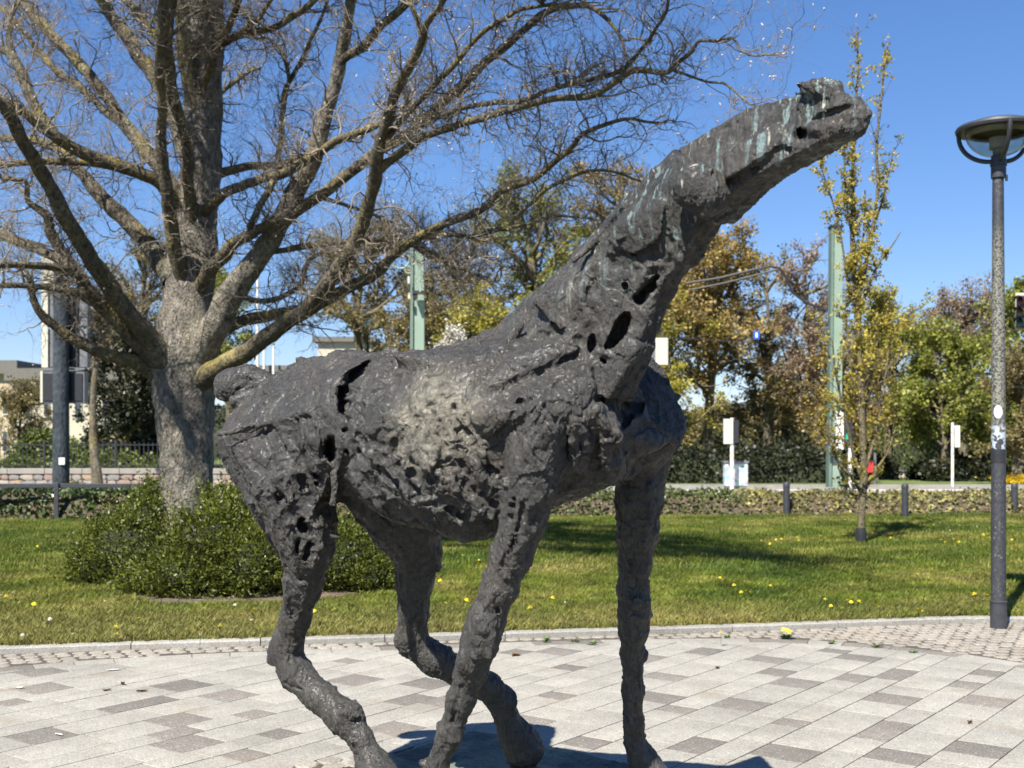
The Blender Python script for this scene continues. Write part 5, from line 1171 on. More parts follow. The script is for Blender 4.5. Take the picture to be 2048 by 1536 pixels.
kb = MB(); kb.box((5, 42.3, 0.0), (130, 0.16, 0.16)); tag(kb.build('street_kerb', M_KERB), kind='structure')
sheet('far_lawn', -160, 220, 42.4, 140, 0.03, M_VERGE)

# ------------------------------------------------------------------ street furniture
M_BLK = simple('black_paint', (0.022, 0.022, 0.026), 0.42, var=0.2, scale=20, bump=0.1)
M_ANTH = simple('anthracite_paint', (0.036, 0.038, 0.044), 0.45, var=0.2, scale=15, bump=0.1)
M_WHITE = simple('off_white_paint', (0.48, 0.46, 0.38), 0.5, var=0.08)
M_STICK = simple('white_sticker', (0.62, 0.62, 0.60), 0.4, var=0.05, scale=40)
M_GREY = simple('grey_metal', (0.16, 0.165, 0.175), 0.45, 0.3)
M_BLUE = simple('sign_blue', (0.02, 0.09, 0.42), 0.4)
M_RED = simple('sign_red', (0.55, 0.03, 0.03), 0.5)
M_GREENP = simple('pale_green_paint', (0.195, 0.265, 0.205), 0.5, var=0.1, scale=2)
M_GREENPD = simple('flange_green_paint', (0.11, 0.16, 0.13), 0.5, var=0.1, scale=2)

def m_lamp_pole():
    t = NT('lamp_pole_paint'); geo = t.n('ShaderNodeNewGeometry'); sep = t.n('ShaderNodeSeparateXYZ'); t.l(geo.outputs['Position'], sep.inputs[0])
    z = t.math('MULTIPLY', sep.outputs['Z'], 0.2)
    band = t.ramp(z, [(0.325, 0.0), (0.345, 0.75), (0.50, 0.85), (0.66, 0.6), (0.705, 0.0)])
    spots = t.ramp(t.noise(55, 4, 0.7, co=geo.outputs['Position']), [(0.46, 0), (0.52, 1)])
    low = t.math('MULTIPLY', t.ramp(t.noise(60, 4, 0.7, co=geo.outputs['Position']), [(0.60, 0), (0.64, 0.7)]), t.ramp(t.noise(2.3, 2, co=geo.outputs['Position']), [(0.45, 0), (0.6, 1)]))
    f = t.math('MAXIMUM', t.math('MULTIPLY', band, spots), low)
    # residue of torn stickers just above the tape
    sb = t.math('MULTIPLY', t.ramp(z, [(0.298, 0), (0.302, 1), (0.345, 1), (0.352, 0)]), t.ramp(t.noise(24, 3, 0.6, co=geo.outputs['Position']), [(0.47, 0), (0.50, 1)]))
    base = t.ramp(t.noise(30, 4, co=geo.outputs['Position']), [(0.3, (0.030, 0.031, 0.036)), (0.7, (0.05, 0.052, 0.060))])
    c = t.mix(f, base, (0.25, 0.24, 0.175)); c = t.mix(sb, c, (0.40, 0.46, 0.52))
    return t.out(c, 0.5, 0.1, t.bump(f, 0.25, 0.003))
M_LPOLE = m_lamp_pole()
def m_glass():
    t = NT('lamp_glass'); t.b.inputs['Transmission Weight'].default_value = 1.0; t.b.inputs['IOR'].default_value = 1.1
    c = t.ramp(t.noise(6, 4), [(0.3, (0.55, 0.55, 0.48)), (0.7, (0.78, 0.80, 0.78))]); return t.out(c, 0.22, 0, None, 0.5)
M_GLASS = m_glass(); M_DIFF = simple('dusty_reflector', (0.36, 0.34, 0.26), 0.7, var=0.2); M_CER = simple('lamp_tube', (0.42, 0.41, 0.36), 0.5)
LX, LY = G(1997, 1255)[:2]; LZ = LY
lamp = empty('street_lamp', (LX, LY, 0), 'anthracite street lamp with open bowl of glass in a ring and lichen on its post', 'street lamp')
hgt = lambda py: CH + (HY - py) / F * LZ
m = MB(); m.tube([(LX, LY, -0.05), (LX, LY, hgt(1205))], [0.070, 0.069], 24); under(m.build('post_foot', M_ANTH, None, True), lamp)
m = MB(); m.lathe([(0.0695, 0), (0.0725, 0.004), (0.0725, 0.018), (0.064, 0.024)], (LX, LY, hgt(1206)), 24); under(m.build('collar', M_ANTH, None, True), lamp)
m = MB(); m.tube([(LX, LY, hgt(1206)), (LX, LY, hgt(900)), (LX - 0.004, LY, hgt(352))], [0.0625, 0.0600, 0.0465], 28); under(m.build('post', M_LPOLE, None, True), lamp)
m = MB(); m.tube([(LX, LY, hgt(925)), (LX, LY, hgt(898))], [0.0632, 0.0630], 28); under(m.build('tape', M_BLK, None, True), lamp)
m = MB()   # round white sticker wrapped on the post
Vs, Fs_ = [], []; cz = hgt(824); ca = math.radians(-115)
for i in range(17):
    an = 2 * math.pi * i / 16
    for rr_ in ([0.044] if i < 16 else []):
        a_ = ca + math.cos(an) * rr_ * 0.8 / 0.06; Vs.append((LX + 0.0625 * math.cos(a_), LY + 0.0625 * math.sin(a_), cz + math.sin(an) * rr_ * 1.3))
m.add(Vs + [(LX + 0.0632 * math.cos(ca), LY + 0.0632 * math.sin(ca), cz)], [(i, (i + 1) % 16, 16) for i in range(16)]); under(m.build('sticker', M_STICK), lamp)
m = MB(); m.tube([(LX, LY, hgt(356)), (LX, LY, hgt(330))], [0.063, 0.063], 24); m.tube([(LX, LY, hgt(332)), (LX, LY, hgt(312))], [0.070, 0.060], 24); under(m.build('socket', M_ANTH, None, True), lamp)
m = MB(); m.tube([(LX + 0.05, LY - 0.045, hgt(352)), (LX + 0.05, LY - 0.045, hgt(364))], 0.012, 8); under(m.build('screw', M_GREY, None, True), lamp)
RZ_ = hgt(258); RR = 0.335; BZ = hgt(322)
m = MB(); m.lathe([(RR - 0.03, -0.02), (RR + 0.012, -0.022), (RR + 0.02, 0.0), (RR + 0.008, 0.022), (RR - 0.04, 0.035), (RR - 0.10, 0.058), (0.10, 0.082), (0.0, 0.085), (0, 0.07), (0.1, 0.066), (RR - 0.10, 0.040), (RR - 0.035, 0.018)], (LX, LY, RZ_), 48)
under(m.build('lamp_cap', M_ANTH, None, True), lamp)
for k in range(3):
    an = math.radians(-97 + 120 * k); m = MB(); pts = []
    for t_ in np.linspace(0, 1, 14):
        th = t_ * math.pi / 2; rr_ = RR * math.sin(th) * 1.0 + 0.03 * (1 - t_); zz = BZ + (RZ_ - BZ) * (1 - math.cos(th)) ; pts.append((LX + math.cos(an) * rr_, LY + math.sin(an) * rr_, zz))
    m.tube(pts, [0.020] * 14, 8); under(m.build('bracket', M_ANTH, None, True), lamp)
m = MB(); n_ = 40; prof = []
for t_ in np.linspace(0.03, 1, 12):
    th = t_ * math.pi / 2; prof.append(((RR - 0.062) * math.sin(th), (RZ_ - BZ - 0.055) * (1 - math.cos(th)) + 0.035))
m.lathe([(p[0], p[1]) for p in prof] + [(p[0] - 0.004, p[1] + 0.004) for p in prof[::-1]], (LX, LY, BZ), n_)
under(m.build('glass_bowl', M_GLASS, None, True), lamp)
m = MB(); m.lathe([(0.27, 0.0), (0.262, -0.03), (0.235, -0.045), (0.225, -0.03), (0.24, 0.0)], (LX, LY, RZ_ - 0.015), 40); under(m.build('reflector', M_DIFF, None, True), lamp)
m = MB(); m.lathe([(0.045, 0.02), (0.048, 0.10), (0.075, 0.105), (0.075, 0.20)], (LX, LY, BZ), 20); under(m.build('lamp_tube', M_CER, None, True), lamp)

# posts in front of the ivy
def post(px, pt, pb, label):
    z = F * (CH - LAWN_H) / (pb - HY); x = (px - CX) / F * z; h = CH + (HY - pt) / F * z; r_ = 0.07
    e = empty('bollard', (x, z, 0.05), label, 'bollard', 'bollards along the back of the lawn')
    m = MB(); m.tube([(x, z, 0), (x, z, h - 0.10)], [r_, r_], 14); under(m.build('shaft', M_ANTH, None, True), e)
    m = MB(); m.lathe([(r_ + 0.006, 0), (r_ + 0.006, 0.05), (r_ * 0.9, 0.085), (r_ * 0.3, 0.10)], (x, z, h - 0.10), 14); under(m.build('cap', M_ANTH, None, True), e)
post(1573, 964, 1031, 'grey bollard nearest the horse, between the foreleg and the young tree'); post(1810, 967, 1035, 'grey bollard just right of the slim young tree'); post(2029, 967, 1029, 'grey bollard right of the street lamp at the edge of the view')
zr = F * (CH - LAWN_H) / (1041 - HY); rl = empty('low_railing', (P(113, 1040, zr)[0], zr, 0.05), 'low dark metal rail on a flat post in front of the left ivy bed', 'railing')
m = MB(); x = P(113, 1000, zr)[0]; m.box((x, zr, 0.40), (0.09, 0.05, 0.80)); under(m.build('post', M_ANTH, None, False, 0.006), rl)
x2 = P(-330, 1000, zr)[0]; m = MB(); m.box((x2, zr, 0.40), (0.09, 0.05, 0.80)); under(m.build('post', M_ANTH, None, False, 0.006), rl)
m = MB(); m.box(((P(-420, 0, zr)[0] + P(335, 0, zr)[0]) / 2, zr + 0.052, 0.735), (P(335, 0, zr)[0] - P(-420, 0, zr)[0], 0.05, 0.085)); under(m.build('rail', M_ANTH, None, False, 0.006), rl)

# dark column with box signs seen from behind
zc = 28.0; q = lambda px, py: P(px, py, zc); X = q(122, 0)[0]; col_ = empty('signal_column', (X, zc, 0), 'thick dark column carrying stacked display boxes seen from behind, at the left', 'column')
m = MB(); m.tube([(X, zc, 0), (X, zc, q(0, 500)[2])], [0.20, 0.17], 20); under(m.build('pole', m_bark('column_metal', (0.018, 0.024, 0.032), (0.055, 0.065, 0.075), 0, 0.5), None, True), col_)  # pole colour darkened overall to take in the tree's shadow
def panel(name, x0, x1, y0, y1, dy, th, mat, bev=0.01):
    a, b = q(x0, y1), q(x1, y0); m = MB(); m.box(((a[0] + b[0]) / 2, zc + dy, (a[2] + b[2]) / 2), (b[0] - a[0], th, b[2] - a[2])); return under(m.build(name, mat, None, False, bev), col_)
panel('display_box', 78, 168, 572, 650, 0.34, 0.22, M_GREY); panel('display_box', 78, 168, 656, 733, 0.34, 0.22, M_GREY)
panel('box_rib', 118, 150, 575, 732, 0.205, 0.06, M_BLK, 0.004); panel('speaker_box', 76, 164, 741, 806, 0.30, 0.26, M_GREY)
panel('back_panel', 82, 110, 746, 801, 0.155, 0.03, M_BLK, 0.003); panel('back_panel', 134, 160, 746, 801, 0.155, 0.03, M_BLK, 0.003); panel('top_box', 80, 112, 500, 566, 0.20, 0.30, M_WHITE); panel('edge_strip', 77, 90, 573, 734, 0.20, 0.05, M_WHITE, 0.004); panel('edge_strip', 76, 81, 742, 805, 0.15, 0.04, M_WHITE, 0.004)
panel('info_sticker', 124, 136, 915, 929, -0.205, 0.01, M_STICK, 0)
m = MB(); m.box((X, zc + 0.17, q(0, 737)[2]), (1.02, 0.06, 0.05)); under(m.build('bracket', M_GREY), col_)

def mast(px, pt, z, wpx, label, lean=0):
    x = (px - CX) / F * z; w = wpx * z / F; h = CH + (HY - pt) / F * z; e = empty('tram_mast', (x, z, 0), label, 'mast')
    m = MB()
    def bx(x0, x1, y0, y1): 
        vs = [(x + x0, z + y0, 0), (x + x1, z + y0, 0), (x + x1, z + y1, 0), (x + x0, z + y1, 0)]; k = 0.82
        vt = [(x + x0 * k + lean, z + y0, h), (x + x1 * k + lean, z + y0, h), (x + x1 * k + lean, z + y1, h), (x + x0 * k + lean, z + y1, h)]
        m.add(vs + vt, [(0, 3, 2, 1), (4, 5, 6, 7), (0, 1, 5, 4), (1, 2, 6, 5), (2, 3, 7, 6), (3, 0, 4, 7)])
    bx(-w * 0.20, w * 0.5, -w * 0.30, w * 0.4); under(m.build('web', M_GREENP), e)
    m = MB(); bx(-w * 0.5, -w * 0.28, -w * 0.42, w * 0.42); under(m.build('flange', M_GREENPD), e)
    m = MB(); bx(-w * 0.28, -w * 0.20, -w * 0.16, w * 0.2); under(m.build('recess', M_BLK), e)
    m = MB(); m.box((x + lean, z, h + 0.02), (w * 0.95, w * 0.95, 0.08)); under(m.build('cap', M_BLK), e)
    return e, x, z, h
e1, mx1, mz1, mh1 = mast(835, 494, 40.5, 31, 'pale green tram mast with a scroll bracket, above the horse back')
m = MB(); c = P(800, 518, 40.4); pts = [(c[0] + 0.33 * math.cos(a), c[1], c[2] + 0.33 * math.sin(a)) for a in np.linspace(0, 2 * math.pi, 28)]; m.tube(pts, 0.035, 8, False)
pts = [(mx1 - 0.25, 40.4, P(0, 497, 40.4)[2]), (c[0], 40.4, P(0, 499, 40.4)[2])]; m.tube(pts, 0.03, 6); c2 = P(817, 540, 40.4); m.tube([(c2[0] + 0.12 * math.cos(a), 40.4, c2[2] + 0.12 * math.sin(a)) for a in np.linspace(0, 2 * math.pi, 16)], 0.025, 6, False)
under(m.build('scroll_bracket', M_GREENP, None, True), e1)
m = MB(); a = P(838, 585, 40.0); m.box(tuple(a), (0.40, 0.3, 0.10)); m.box((a[0] - 0.1, a[1], a[2] - 0.12), (0.1, 0.2, 0.2)); under(m.build('clamp', M_BLK), e1)
m = MB(); a = P(818, 560, 40.0); m.tube([tuple(a + np.array([0, 0, -0.12])), tuple(a + np.array([0, 0, 0.12]))], 0.05, 8); a = P(819, 592, 40.0); m.tube([tuple(a + np.array([0, 0, -0.10])), tuple(a + np.array([0, 0, 0.10]))], 0.05, 8); under(m.build('insulator', M_WHITE, None, True), e1)
e2, mx2, mz2, mh2 = mast(1668, 455, 40.5, 27, 'pale green tram mast beside the slim young tree', 0.06)
# arm of the right mast with its stay
m = MB(); A_ = [tuple(P(*k, 40.3)) for k in ((1655, 622), (1610, 604), (1585, 585), (1572, 555), (1560, 537), (1542, 533), (1500, 541), (1440, 556), (1370, 567))]; m.tube(A_, 0.045, 6)
m.tube([tuple(P(*k, 40.3)) for k in ((1560, 537), (1520, 548), (1450, 566), (1380, 580))], 0.035, 6); under(m.build('arm', M_BLK, None, True), e2)
m = MB(); a = P(1662, 880, 39.9); m.box(tuple(a), (0.27, 0.03, 0.42)); o = m.build('blue_sign', M_BLUE); tag(under(o, e2), None); 
m = MB(); m.box((a[0] + 0.02, a[1] - 0.02, a[2] + 0.03), (0.12, 0.01, 0.12)); m.box((a[0] - 0.03, a[1] - 0.02, a[2] - 0.1), (0.08, 0.01, 0.05)); under(m.build('sign_symbol', M_STICK), o)
m = MB(); a = P(1679, 861, 39.7); m.box(tuple(a), (0.27, 0.03, 1.28)); under(m.build('timetable_board', M_STICK), e2)

# cables
def cable(p0, p1, sag, z0, z1, label, r=0.014):
    a, b = P(*p0, z0), P(*p1, z1); pts = []
    for t_ in np.linspace(0, 1, 17): q_ = a + (b - a) * t_; q_[2] -= sag * 4 * t_ * (1 - t_); pts.append(tuple(q_))
    m = MB(); m.tube(pts, r, 5); o = m.build('overhead_cable', M_BLK, None, True); tag(o, label, 'cable')
cable((-150, 560), (835, 545), 0.5, 41, 40.5, 'thin overhead cable running left from the scroll mast'); cable((848, 610), (1668, 690), 0.3, 40.5, 40.5, 'overhead cable between the two green masts, behind the horse neck')
cable((1685, 640), (2200, 655), 0.2, 40.5, 39, 'thin overhead cable running right from the right mast towards the lamp'); cable((440, 690), (835, 575), 0.2, 44, 40.5, 'thin low cable left of the scroll mast')

def pole_box(px, y_top, y_bot, z, wpx, label, build):
    x = (px - CX) / F * z; e = empty('traffic_signal', (x, z, 0), label, 'traffic light'); build(e, x, z); return e
def tbox(e, name, x0, x1, y0, y1, z, th, mat, bev=0.01):
    a, b = P(x0, y1, z), P(x1, y0, z); m = MB(); m.box(((a[0] + b[0]) / 2, z, (a[2] + b[2]) / 2), (b[0] - a[0], th, b[2] - a[2])); return under(m.build(name, mat, None, False, bev), e)
def tpole(e, px, y0, z, r_, mat=M_GREY, name='pole'):
    a = P(px, y0, z); m = MB(); m.tube([(a[0], a[1], 0), tuple(a)], r_, 10); return under(m.build(name, mat, None, True), e)
def m_stickers(name, cols, scale):
    t = NT(name); v = t.vor(scale, out='Color', co=t.tc()); s_ = t.n('ShaderNodeSeparateColor'); t.l(v, s_.inputs[0])
    st = [(i / len(cols), c) for i, c in enumerate(cols)]; c = t.ramp(s_.outputs[0], st); t.t.nodes[-1]; c2 = t.mix(t.ramp(t.noise(5, 4), [(0.45, 0), (0.55, 0.6)]), c, (0.6, 0.62, 0.6)); return t.out(c2, 0.6)
M_PSTICK = m_stickers('stickered_metal', [(0.55, 0.55, 0.52), (0.3, 0.32, 0.34), (0.7, 0.7, 0.68), (0.2, 0.25, 0.35), (0.6, 0.5, 0.3)], 7)
M_GRAF = m_stickers('graffiti', [(0.55, 0.55, 0.5), (0.12, 0.35, 0.50), (0.5, 0.5, 0.48), (0.35, 0.2, 0.3), (0.08, 0.2, 0.3), (0.6, 0.55, 0.5), (0.2, 0.4, 0.3)], 5)
z = 37.5; e = empty('traffic_signal', (P(1463, 0, z)[0], z, 0), 'white backed traffic light on a stickered pole right of the horse chest', 'traffic light')
tbox(e, 'back_plate', 1447, 1466, 838, 888, z, 0.10, M_WHITE); tbox(e, 'signal_head', 1466, 1476, 840, 886, z + 0.1, 0.3, M_BLK); tpole(e, 1464, 836, z + 0.05, 0.065, M_PSTICK)
z = 38.2; e = empty('cable_cabinet', (P(1471, 0, z)[0], z, 0), 'grey cable cabinet covered in blue and white graffiti behind the stickered pole', 'cabinet')
tbox(e, 'housing', 1448, 1494, 926, 972, z, 0.35, M_GRAF, 0.02); tbox(e, 'lid', 1446, 1496, 922, 926, z, 0.42, M_GREY); tbox(e, 'plinth', 1450, 1492, 972, 978, z, 0.30, M_GREY)
z = 39.0; e = empty('traffic_signal', (P(1698, 0, z)[0], z, 0), 'small black pedestrian light with green lens on a white pole behind the young tree', 'traffic light')
tbox(e, 'signal_head', 1690, 1703, 845, 888, z, 0.25, M_BLK); tpole(e, 1700, 892, z, 0.06, M_PSTICK); tbox(e, 'lens', 1692, 1701, 868, 879, z - 0.14, 0.03, simple('green_lens', (0.02, 0.35, 0.16), 0.3), 0)
z = 44; e = empty('litter_bin', (P(1738, 0, z)[0], z, 0), 'red litter bin on a post behind the young tree', 'bin'); tbox(e, 'bin_body', 1731, 1746, 923, 946, z, 0.3, M_RED, 0.03); tpole(e, 1750, 880, z, 0.05)
tbox(e, 'bin_rim', 1730, 1747, 920, 923, z, 0.33, M_BLK)
z = 40; e = empty('sign_post', (P(1905, 0, z)[0], z, 0), 'slim post with a cream sign plate on its right side, left of the street lamp', 'sign'); tpole(e, 1905, 845, z, 0.05, M_PSTICK)
a, b = P(1908, 895, z), P(1920, 851, z); m = MB(); m.box(((a[0] + b[0]) / 2, z + 0.12, (a[2] + b[2]) / 2), (0.30, 0.03, b[2] - a[2]), -0.7); under(m.build('sign_plate', M_WHITE, None, False, 0.01), e)
z = 36; e = empty('traffic_signal', (P(1323, 0, z)[0], z, P(0, 731, z)[2]), 'cream backed traffic light hanging from the cable beside the horse chest', 'traffic light')
tbox(e, 'back_plate', 1311, 1336, 676, 730, z, 0.08, M_WHITE); tbox(e, 'signal_head', 1306, 1312, 690, 722, z + 0.12, 0.2, M_GREY)
m = MB(); m.tube([tuple(P(1323, 676, z + 0.05)), tuple(P(1323, 655, 40.3 - 0.2))], 0.02, 6); under(m.build('hanger', M_BLK), e)
z = 40.4; e = empty('hanging_sign', (P(1513, 0, z)[0], z, P(0, 680, z)[2]), 'small blue sign hanging from the overhead cable', 'sign'); tbox(e, 'sign_plate', 1507, 1519, 662, 679, z, 0.04, M_BLUE); tbox(e, 'sign_symbol', 1511, 1515, 665, 675, z - 0.03, 0.01, M_STICK, 0)
z = 30; e = empty('traffic_signal', (P(2078, 0, z)[0], z, 0), 'black three lens traffic light with white border at the right edge, above the trees', 'traffic light')
tbox(e, 'back_plate', 2031, 2062, 586, 660, z + 0.05, 0.04, M_WHITE); tbox(e, 'signal_head', 2035, 2060, 592, 656, z - 0.05, 0.18, M_BLK)
for k, yy in enumerate((602, 624, 645)):
    a = P(2040, yy, z - 0.1); m = MB(); n_ = 10
    vs = []
    for i in range(n_):
        an = math.pi * i / (n_ - 1) 
        vs += [(a[0] + 0.12 * math.cos(an), a[1], a[2] + 0.12 * math.sin(an)), (a[0] + 0.12 * math.cos(an) - 0.14, a[1] - 0.22, a[2] + 0.12 * math.sin(an))]
    m.add(vs, [(2 * i, 2 * i + 1, 2 * i + 3, 2 * i + 2) for i in range(n_ - 1)]); under(m.build('visor', M_BLK, None, True), e)
    m = MB(); m.lathe([(0.0, 0), (0.105, 0.0), (0.10, 0.03)], (0, 0, 0), 16); o = m.build('lens', simple('lens_%s' % ('red', 'amber', 'green')[k], ((0.12, 0.01, 0.01), (0.12, 0.07, 0.01), (0.01, 0.08, 0.05))[k], 0.3)); o.rotation_euler = (math.radians(90), 0, 0); o.location = (a[0] - e.location.x, a[1] - 0.05 - e.location.y, a[2] - e.location.z); o.parent = e
tpole(e, 2078, 560, z, 0.09); m = MB(); m.tube([tuple(P(2060, 625, z)), tuple(P(2078, 625, z))], 0.04, 6); under(m.build('bracket', M_BLK), e)

# flagpoles far left
for px, yt, z, lb in ((515, 540, 66, 'tall white flagpole left of the horse tail'), (528, 668, 84, 'short white flagpole next to the tall one'), (547, 690, 84, 'short white flagpole above the horse croup')):
    e = empty('flagpole', (P(px, 0, z)[0], z, 0), lb, 'flagpole'); a = P(px, yt, z); m = MB(); m.tube([(a[0], a[1], 0), tuple(a)], [0.13, 0.07], 8); under(m.build('pole', M_STICK, None, True), e)
    m = MB(); m.lathe([(0.09, 0), (0.12, 0.06), (0.05, 0.16)], tuple(a), 8); under(m.build('finial', M_GREY, None, True), e)

# ------------------------------------------------------------------ field-stone wall and iron fence, left
WZ = 37.5; wl = empty('garden_wall', (-12, WZ, 0), 'low wall of pink and cream field stones with a pale coping, below the iron fence', 'wall')
wy = lambda py: P(0, py, WZ)[2]
m = MB(); x0, x1 = P(-60, 0, WZ)[0], P(800, 0, WZ)[0]; m.box(((x0 + x1) / 2, WZ + 0.25, wy(948) / 2), (x1 - x0, 0.34, wy(948))); under(m.build('core', simple('mortar', (0.17, 0.155, 0.135), 0.95)), wl)
rw = random.Random(3); STC = [simple('field_stone_%s' % nm_, c_, 0.85, var=0.12, scale=3) for nm_, c_ in (('cream', (0.27, 0.235, 0.19)), ('pink', (0.21, 0.155, 0.13)), ('grey', (0.17, 0.16, 0.15)), ('ochre', (0.25, 0.195, 0.125)), ('pale', (0.21, 0.195, 0.17)))]
def stone_mesh(seed):
    r = random.Random(seed); m = MB(); n_ = 9; an_ = sorted(2 * math.pi * (k + r.uniform(-0.35, 0.35)) / n_ for k in range(n_)); rd = [0.5 * r.uniform(0.92, 1.08) / max(abs(math.cos(a)), abs(math.sin(a))) ** 0.75 for a in an_]; vs = []
    for k_, y_ in ((1.0, 0.06), (0.98, -0.02), (0.84, -0.055)): vs += [(math.cos(a) * q_ * k_, y_, math.sin(a) * q_ * k_) for a, q_ in zip(an_, rd)]
    vs.append((0, -0.07, 0)); fs = [(i * n_ + k, i * n_ + (k + 1) % n_, (i + 1) * n_ + (k + 1) % n_, (i + 1) * n_ + k) for i in range(2) for k in range(n_)] + [(2 * n_ + k, 2 * n_ + (k + 1) % n_, 3 * n_) for k in range(n_)]
    m.add(vs, fs); return m.mesh('stone', False)
SM = []
for k in range(10):
    me = stone_mesh(k); me.materials.append(STC[k % 5]); SM.append(me)
top = wy(948); rows_ = 3; n_st = 0
for r0_ in range(rows_):
    x = x0 + rw.random() * 0.2
    while x < P(640, 0, WZ)[0]:
        w = rw.uniform(0.20, 0.50); hh = top / rows_ * rw.uniform(0.95, 1.25)
        if r0_ > 0 or True:
            o = link('stone', rw.choice(SM), None, wl, (x + w / 2 - wl.location.x, 0.06, top / rows_ * (r0_ + 0.5))); o.scale = (w * 1.03, 1, hh); o.rotation_euler = (0, rw.uniform(-0.12, 0.12), 0); n_st += 1
        x += w
print('stones', n_st)
x = x0
while x < x1:
    m = MB(); m.box((x + 0.6, WZ + 0.22, (wy(948) + wy(937)) / 2), (1.19, 0.5, wy(937) - wy(948))); under(m.build('coping_stone', STC[4], None, False, 0.015), wl); x += 1.2
fe = empty('iron_fence', (-12, WZ + 0.2, wy(937)), 'thin black iron fence with upright bars on top of the low stone wall', 'fence')
mb_ = MB(); mb_.box((0, 0, 0.42), (0.02, 0.02, 0.84)); bar = mb_.mesh('bar'); bar.materials.append(M_BLK); x = x0; k = 0
while x < P(640, 0, WZ)[0]:
    link('bar', bar, None, fe, (x - fe.location.x, 0, 0)); x += 0.145; k += 1
for hh in (0.10, 0.76): m = MB(); m.box(((x0 + x1) / 2, WZ + 0.2, wy(937) + hh), (x1 - x0, 0.035, 0.03)); under(m.build('rail', M_BLK), fe)
x = x0
while x < x1: m = MB(); m.box((x, WZ + 0.2, wy(937) + 0.46), (0.06, 0.06, 0.92)); under(m.build('fence_post', M_BLK), fe); x += 2.3
print('bars', k)

# ------------------------------------------------------------------ buildings
M_CREAM = simple('cream_render', (0.40, 0.33, 0.22), 0.9, var=0.06, scale=0.5); M_CREAM2 = simple('pale_render', (0.44, 0.40, 0.31), 0.9, var=0.05, scale=0.5); M_ROOF = simple('grey_roof', (0.12, 0.115, 0.10), 0.8); M_WIN = simple('window_glass', (0.05, 0.06, 0.08), 0.15)
M_BROWN = simple('brown_cladding', (0.20, 0.15, 0.105), 0.9)
def house(px0, px1, ytop, z, depth, mat, label, wins, roof_h=0.5, name='house', side=None):
    x0, x1 = P(px0, 0, z)[0], P(px1, 0, z)[0]; h = P(0, ytop, z)[2]; e = empty(name, ((x0 + x1) / 2, z + depth / 2, 0), label, 'building')
    m = MB(); m.box(((x0 + x1) / 2, z + depth / 2, h / 2), (x1 - x0, depth, h)); under(m.build('wall', mat), e)
    m = MB(); m.box(((x0 + x1) / 2, z + depth / 2, h + roof_h / 2), (x1 - x0 + 0.8, depth + 0.8, roof_h)); under(m.build('roof', M_ROOF), e)
    for (a, b, c, d) in wins:
        q0, q1 = P(a, d, z), P(b, c, z); m = MB(); m.box(((q0[0] + q1[0]) / 2, z - 0.01, (q0[2] + q1[2]) / 2), (q1[0] - q0[0], 0.14, q1[2] - q0[2])); w = under(m.build('window', M_STICK), e)
        m = MB(); m.box(((q0[0] + q1[0]) / 2, z - 0.09, (q0[2] + q1[2]) / 2), ((q1[0] - q0[0]) * 0.82, 0.03, (q1[2] - q0[2]) * 0.86)); o = m.build('pane', M_WIN); o.parent = w; o.matrix_parent_inverse = w.matrix_parent_inverse.copy() @ Matrix.Identity(4); o.matrix_parent_inverse = Matrix.Identity(4)
        o.location = (0, 0, 0)
    return e
house(-140, 26, 748, 70, 12, M_CREAM, 'cream building with a low grey roof at the far left edge', [(-60, -45, 790, 830), (-20, -6, 790, 830), (6, 16, 790, 830), (-60, -45, 860, 905), (6, 16, 860, 905)], 0.8)
house(28, 300, 762, 66, 14, M_CREAM2, 'pale yellow house behind the column and the dark conifer', [(48, 62, 800, 835), (88, 100, 800, 835), (150, 164, 800, 840), (205, 220, 800, 840), (255, 270, 800, 840)], 0.7)
house(180, 235, 680, 90, 10, M_CREAM, 'small cream tower block part showing left of the big trunk', [(192, 200, 700, 715), (214, 222, 700, 715)], 0.4)
house(470, 640, 745, 85, 12, M_BROWN, 'flat brown roofed building just above the horse croup', [(490, 505, 760, 785), (530, 545, 760, 785)], 0.5)
house(636, 742, 684, 96, 12, M_CREAM2, 'cream block with bright upper wall above the horse back', [(650, 660, 715, 735), (690, 700, 715, 735)], 0.4)
house(742, 815, 694, 98, 12, M_BROWN, 'brown walled block beside the cream one, left of the scroll mast', [(760, 775, 715, 735)], 0.3)
house(1520, 1600, 815, 78, 10, M_CREAM2, 'white house half hidden behind the orange tree', [(1528, 1540, 840, 865), (1560, 1574, 840, 865)], 0.5)
house(1765, 1850, 815, 90, 10, M_CREAM2, 'white building glimpsed through the yellow green trees left of the lamp', [(1775, 1790, 830, 850), (1810, 1825, 830, 850)], 0.5)
z = 52; e = empty('low_wall', (P(1806, 0, z)[0], z, 0), 'low whitish garden wall with an end pillar between the hedges on the right', 'wall'); tbox(e, 'wall_body', 1765, 1836, 944, 958, z, 0.3, M_CREAM2); tbox(e, 'end_pillar', 1836, 1848, 938, 960, z, 0.4, M_STICK); tbox(e, 'coping', 1763, 1838, 940, 944, z, 0.4, M_GREY)

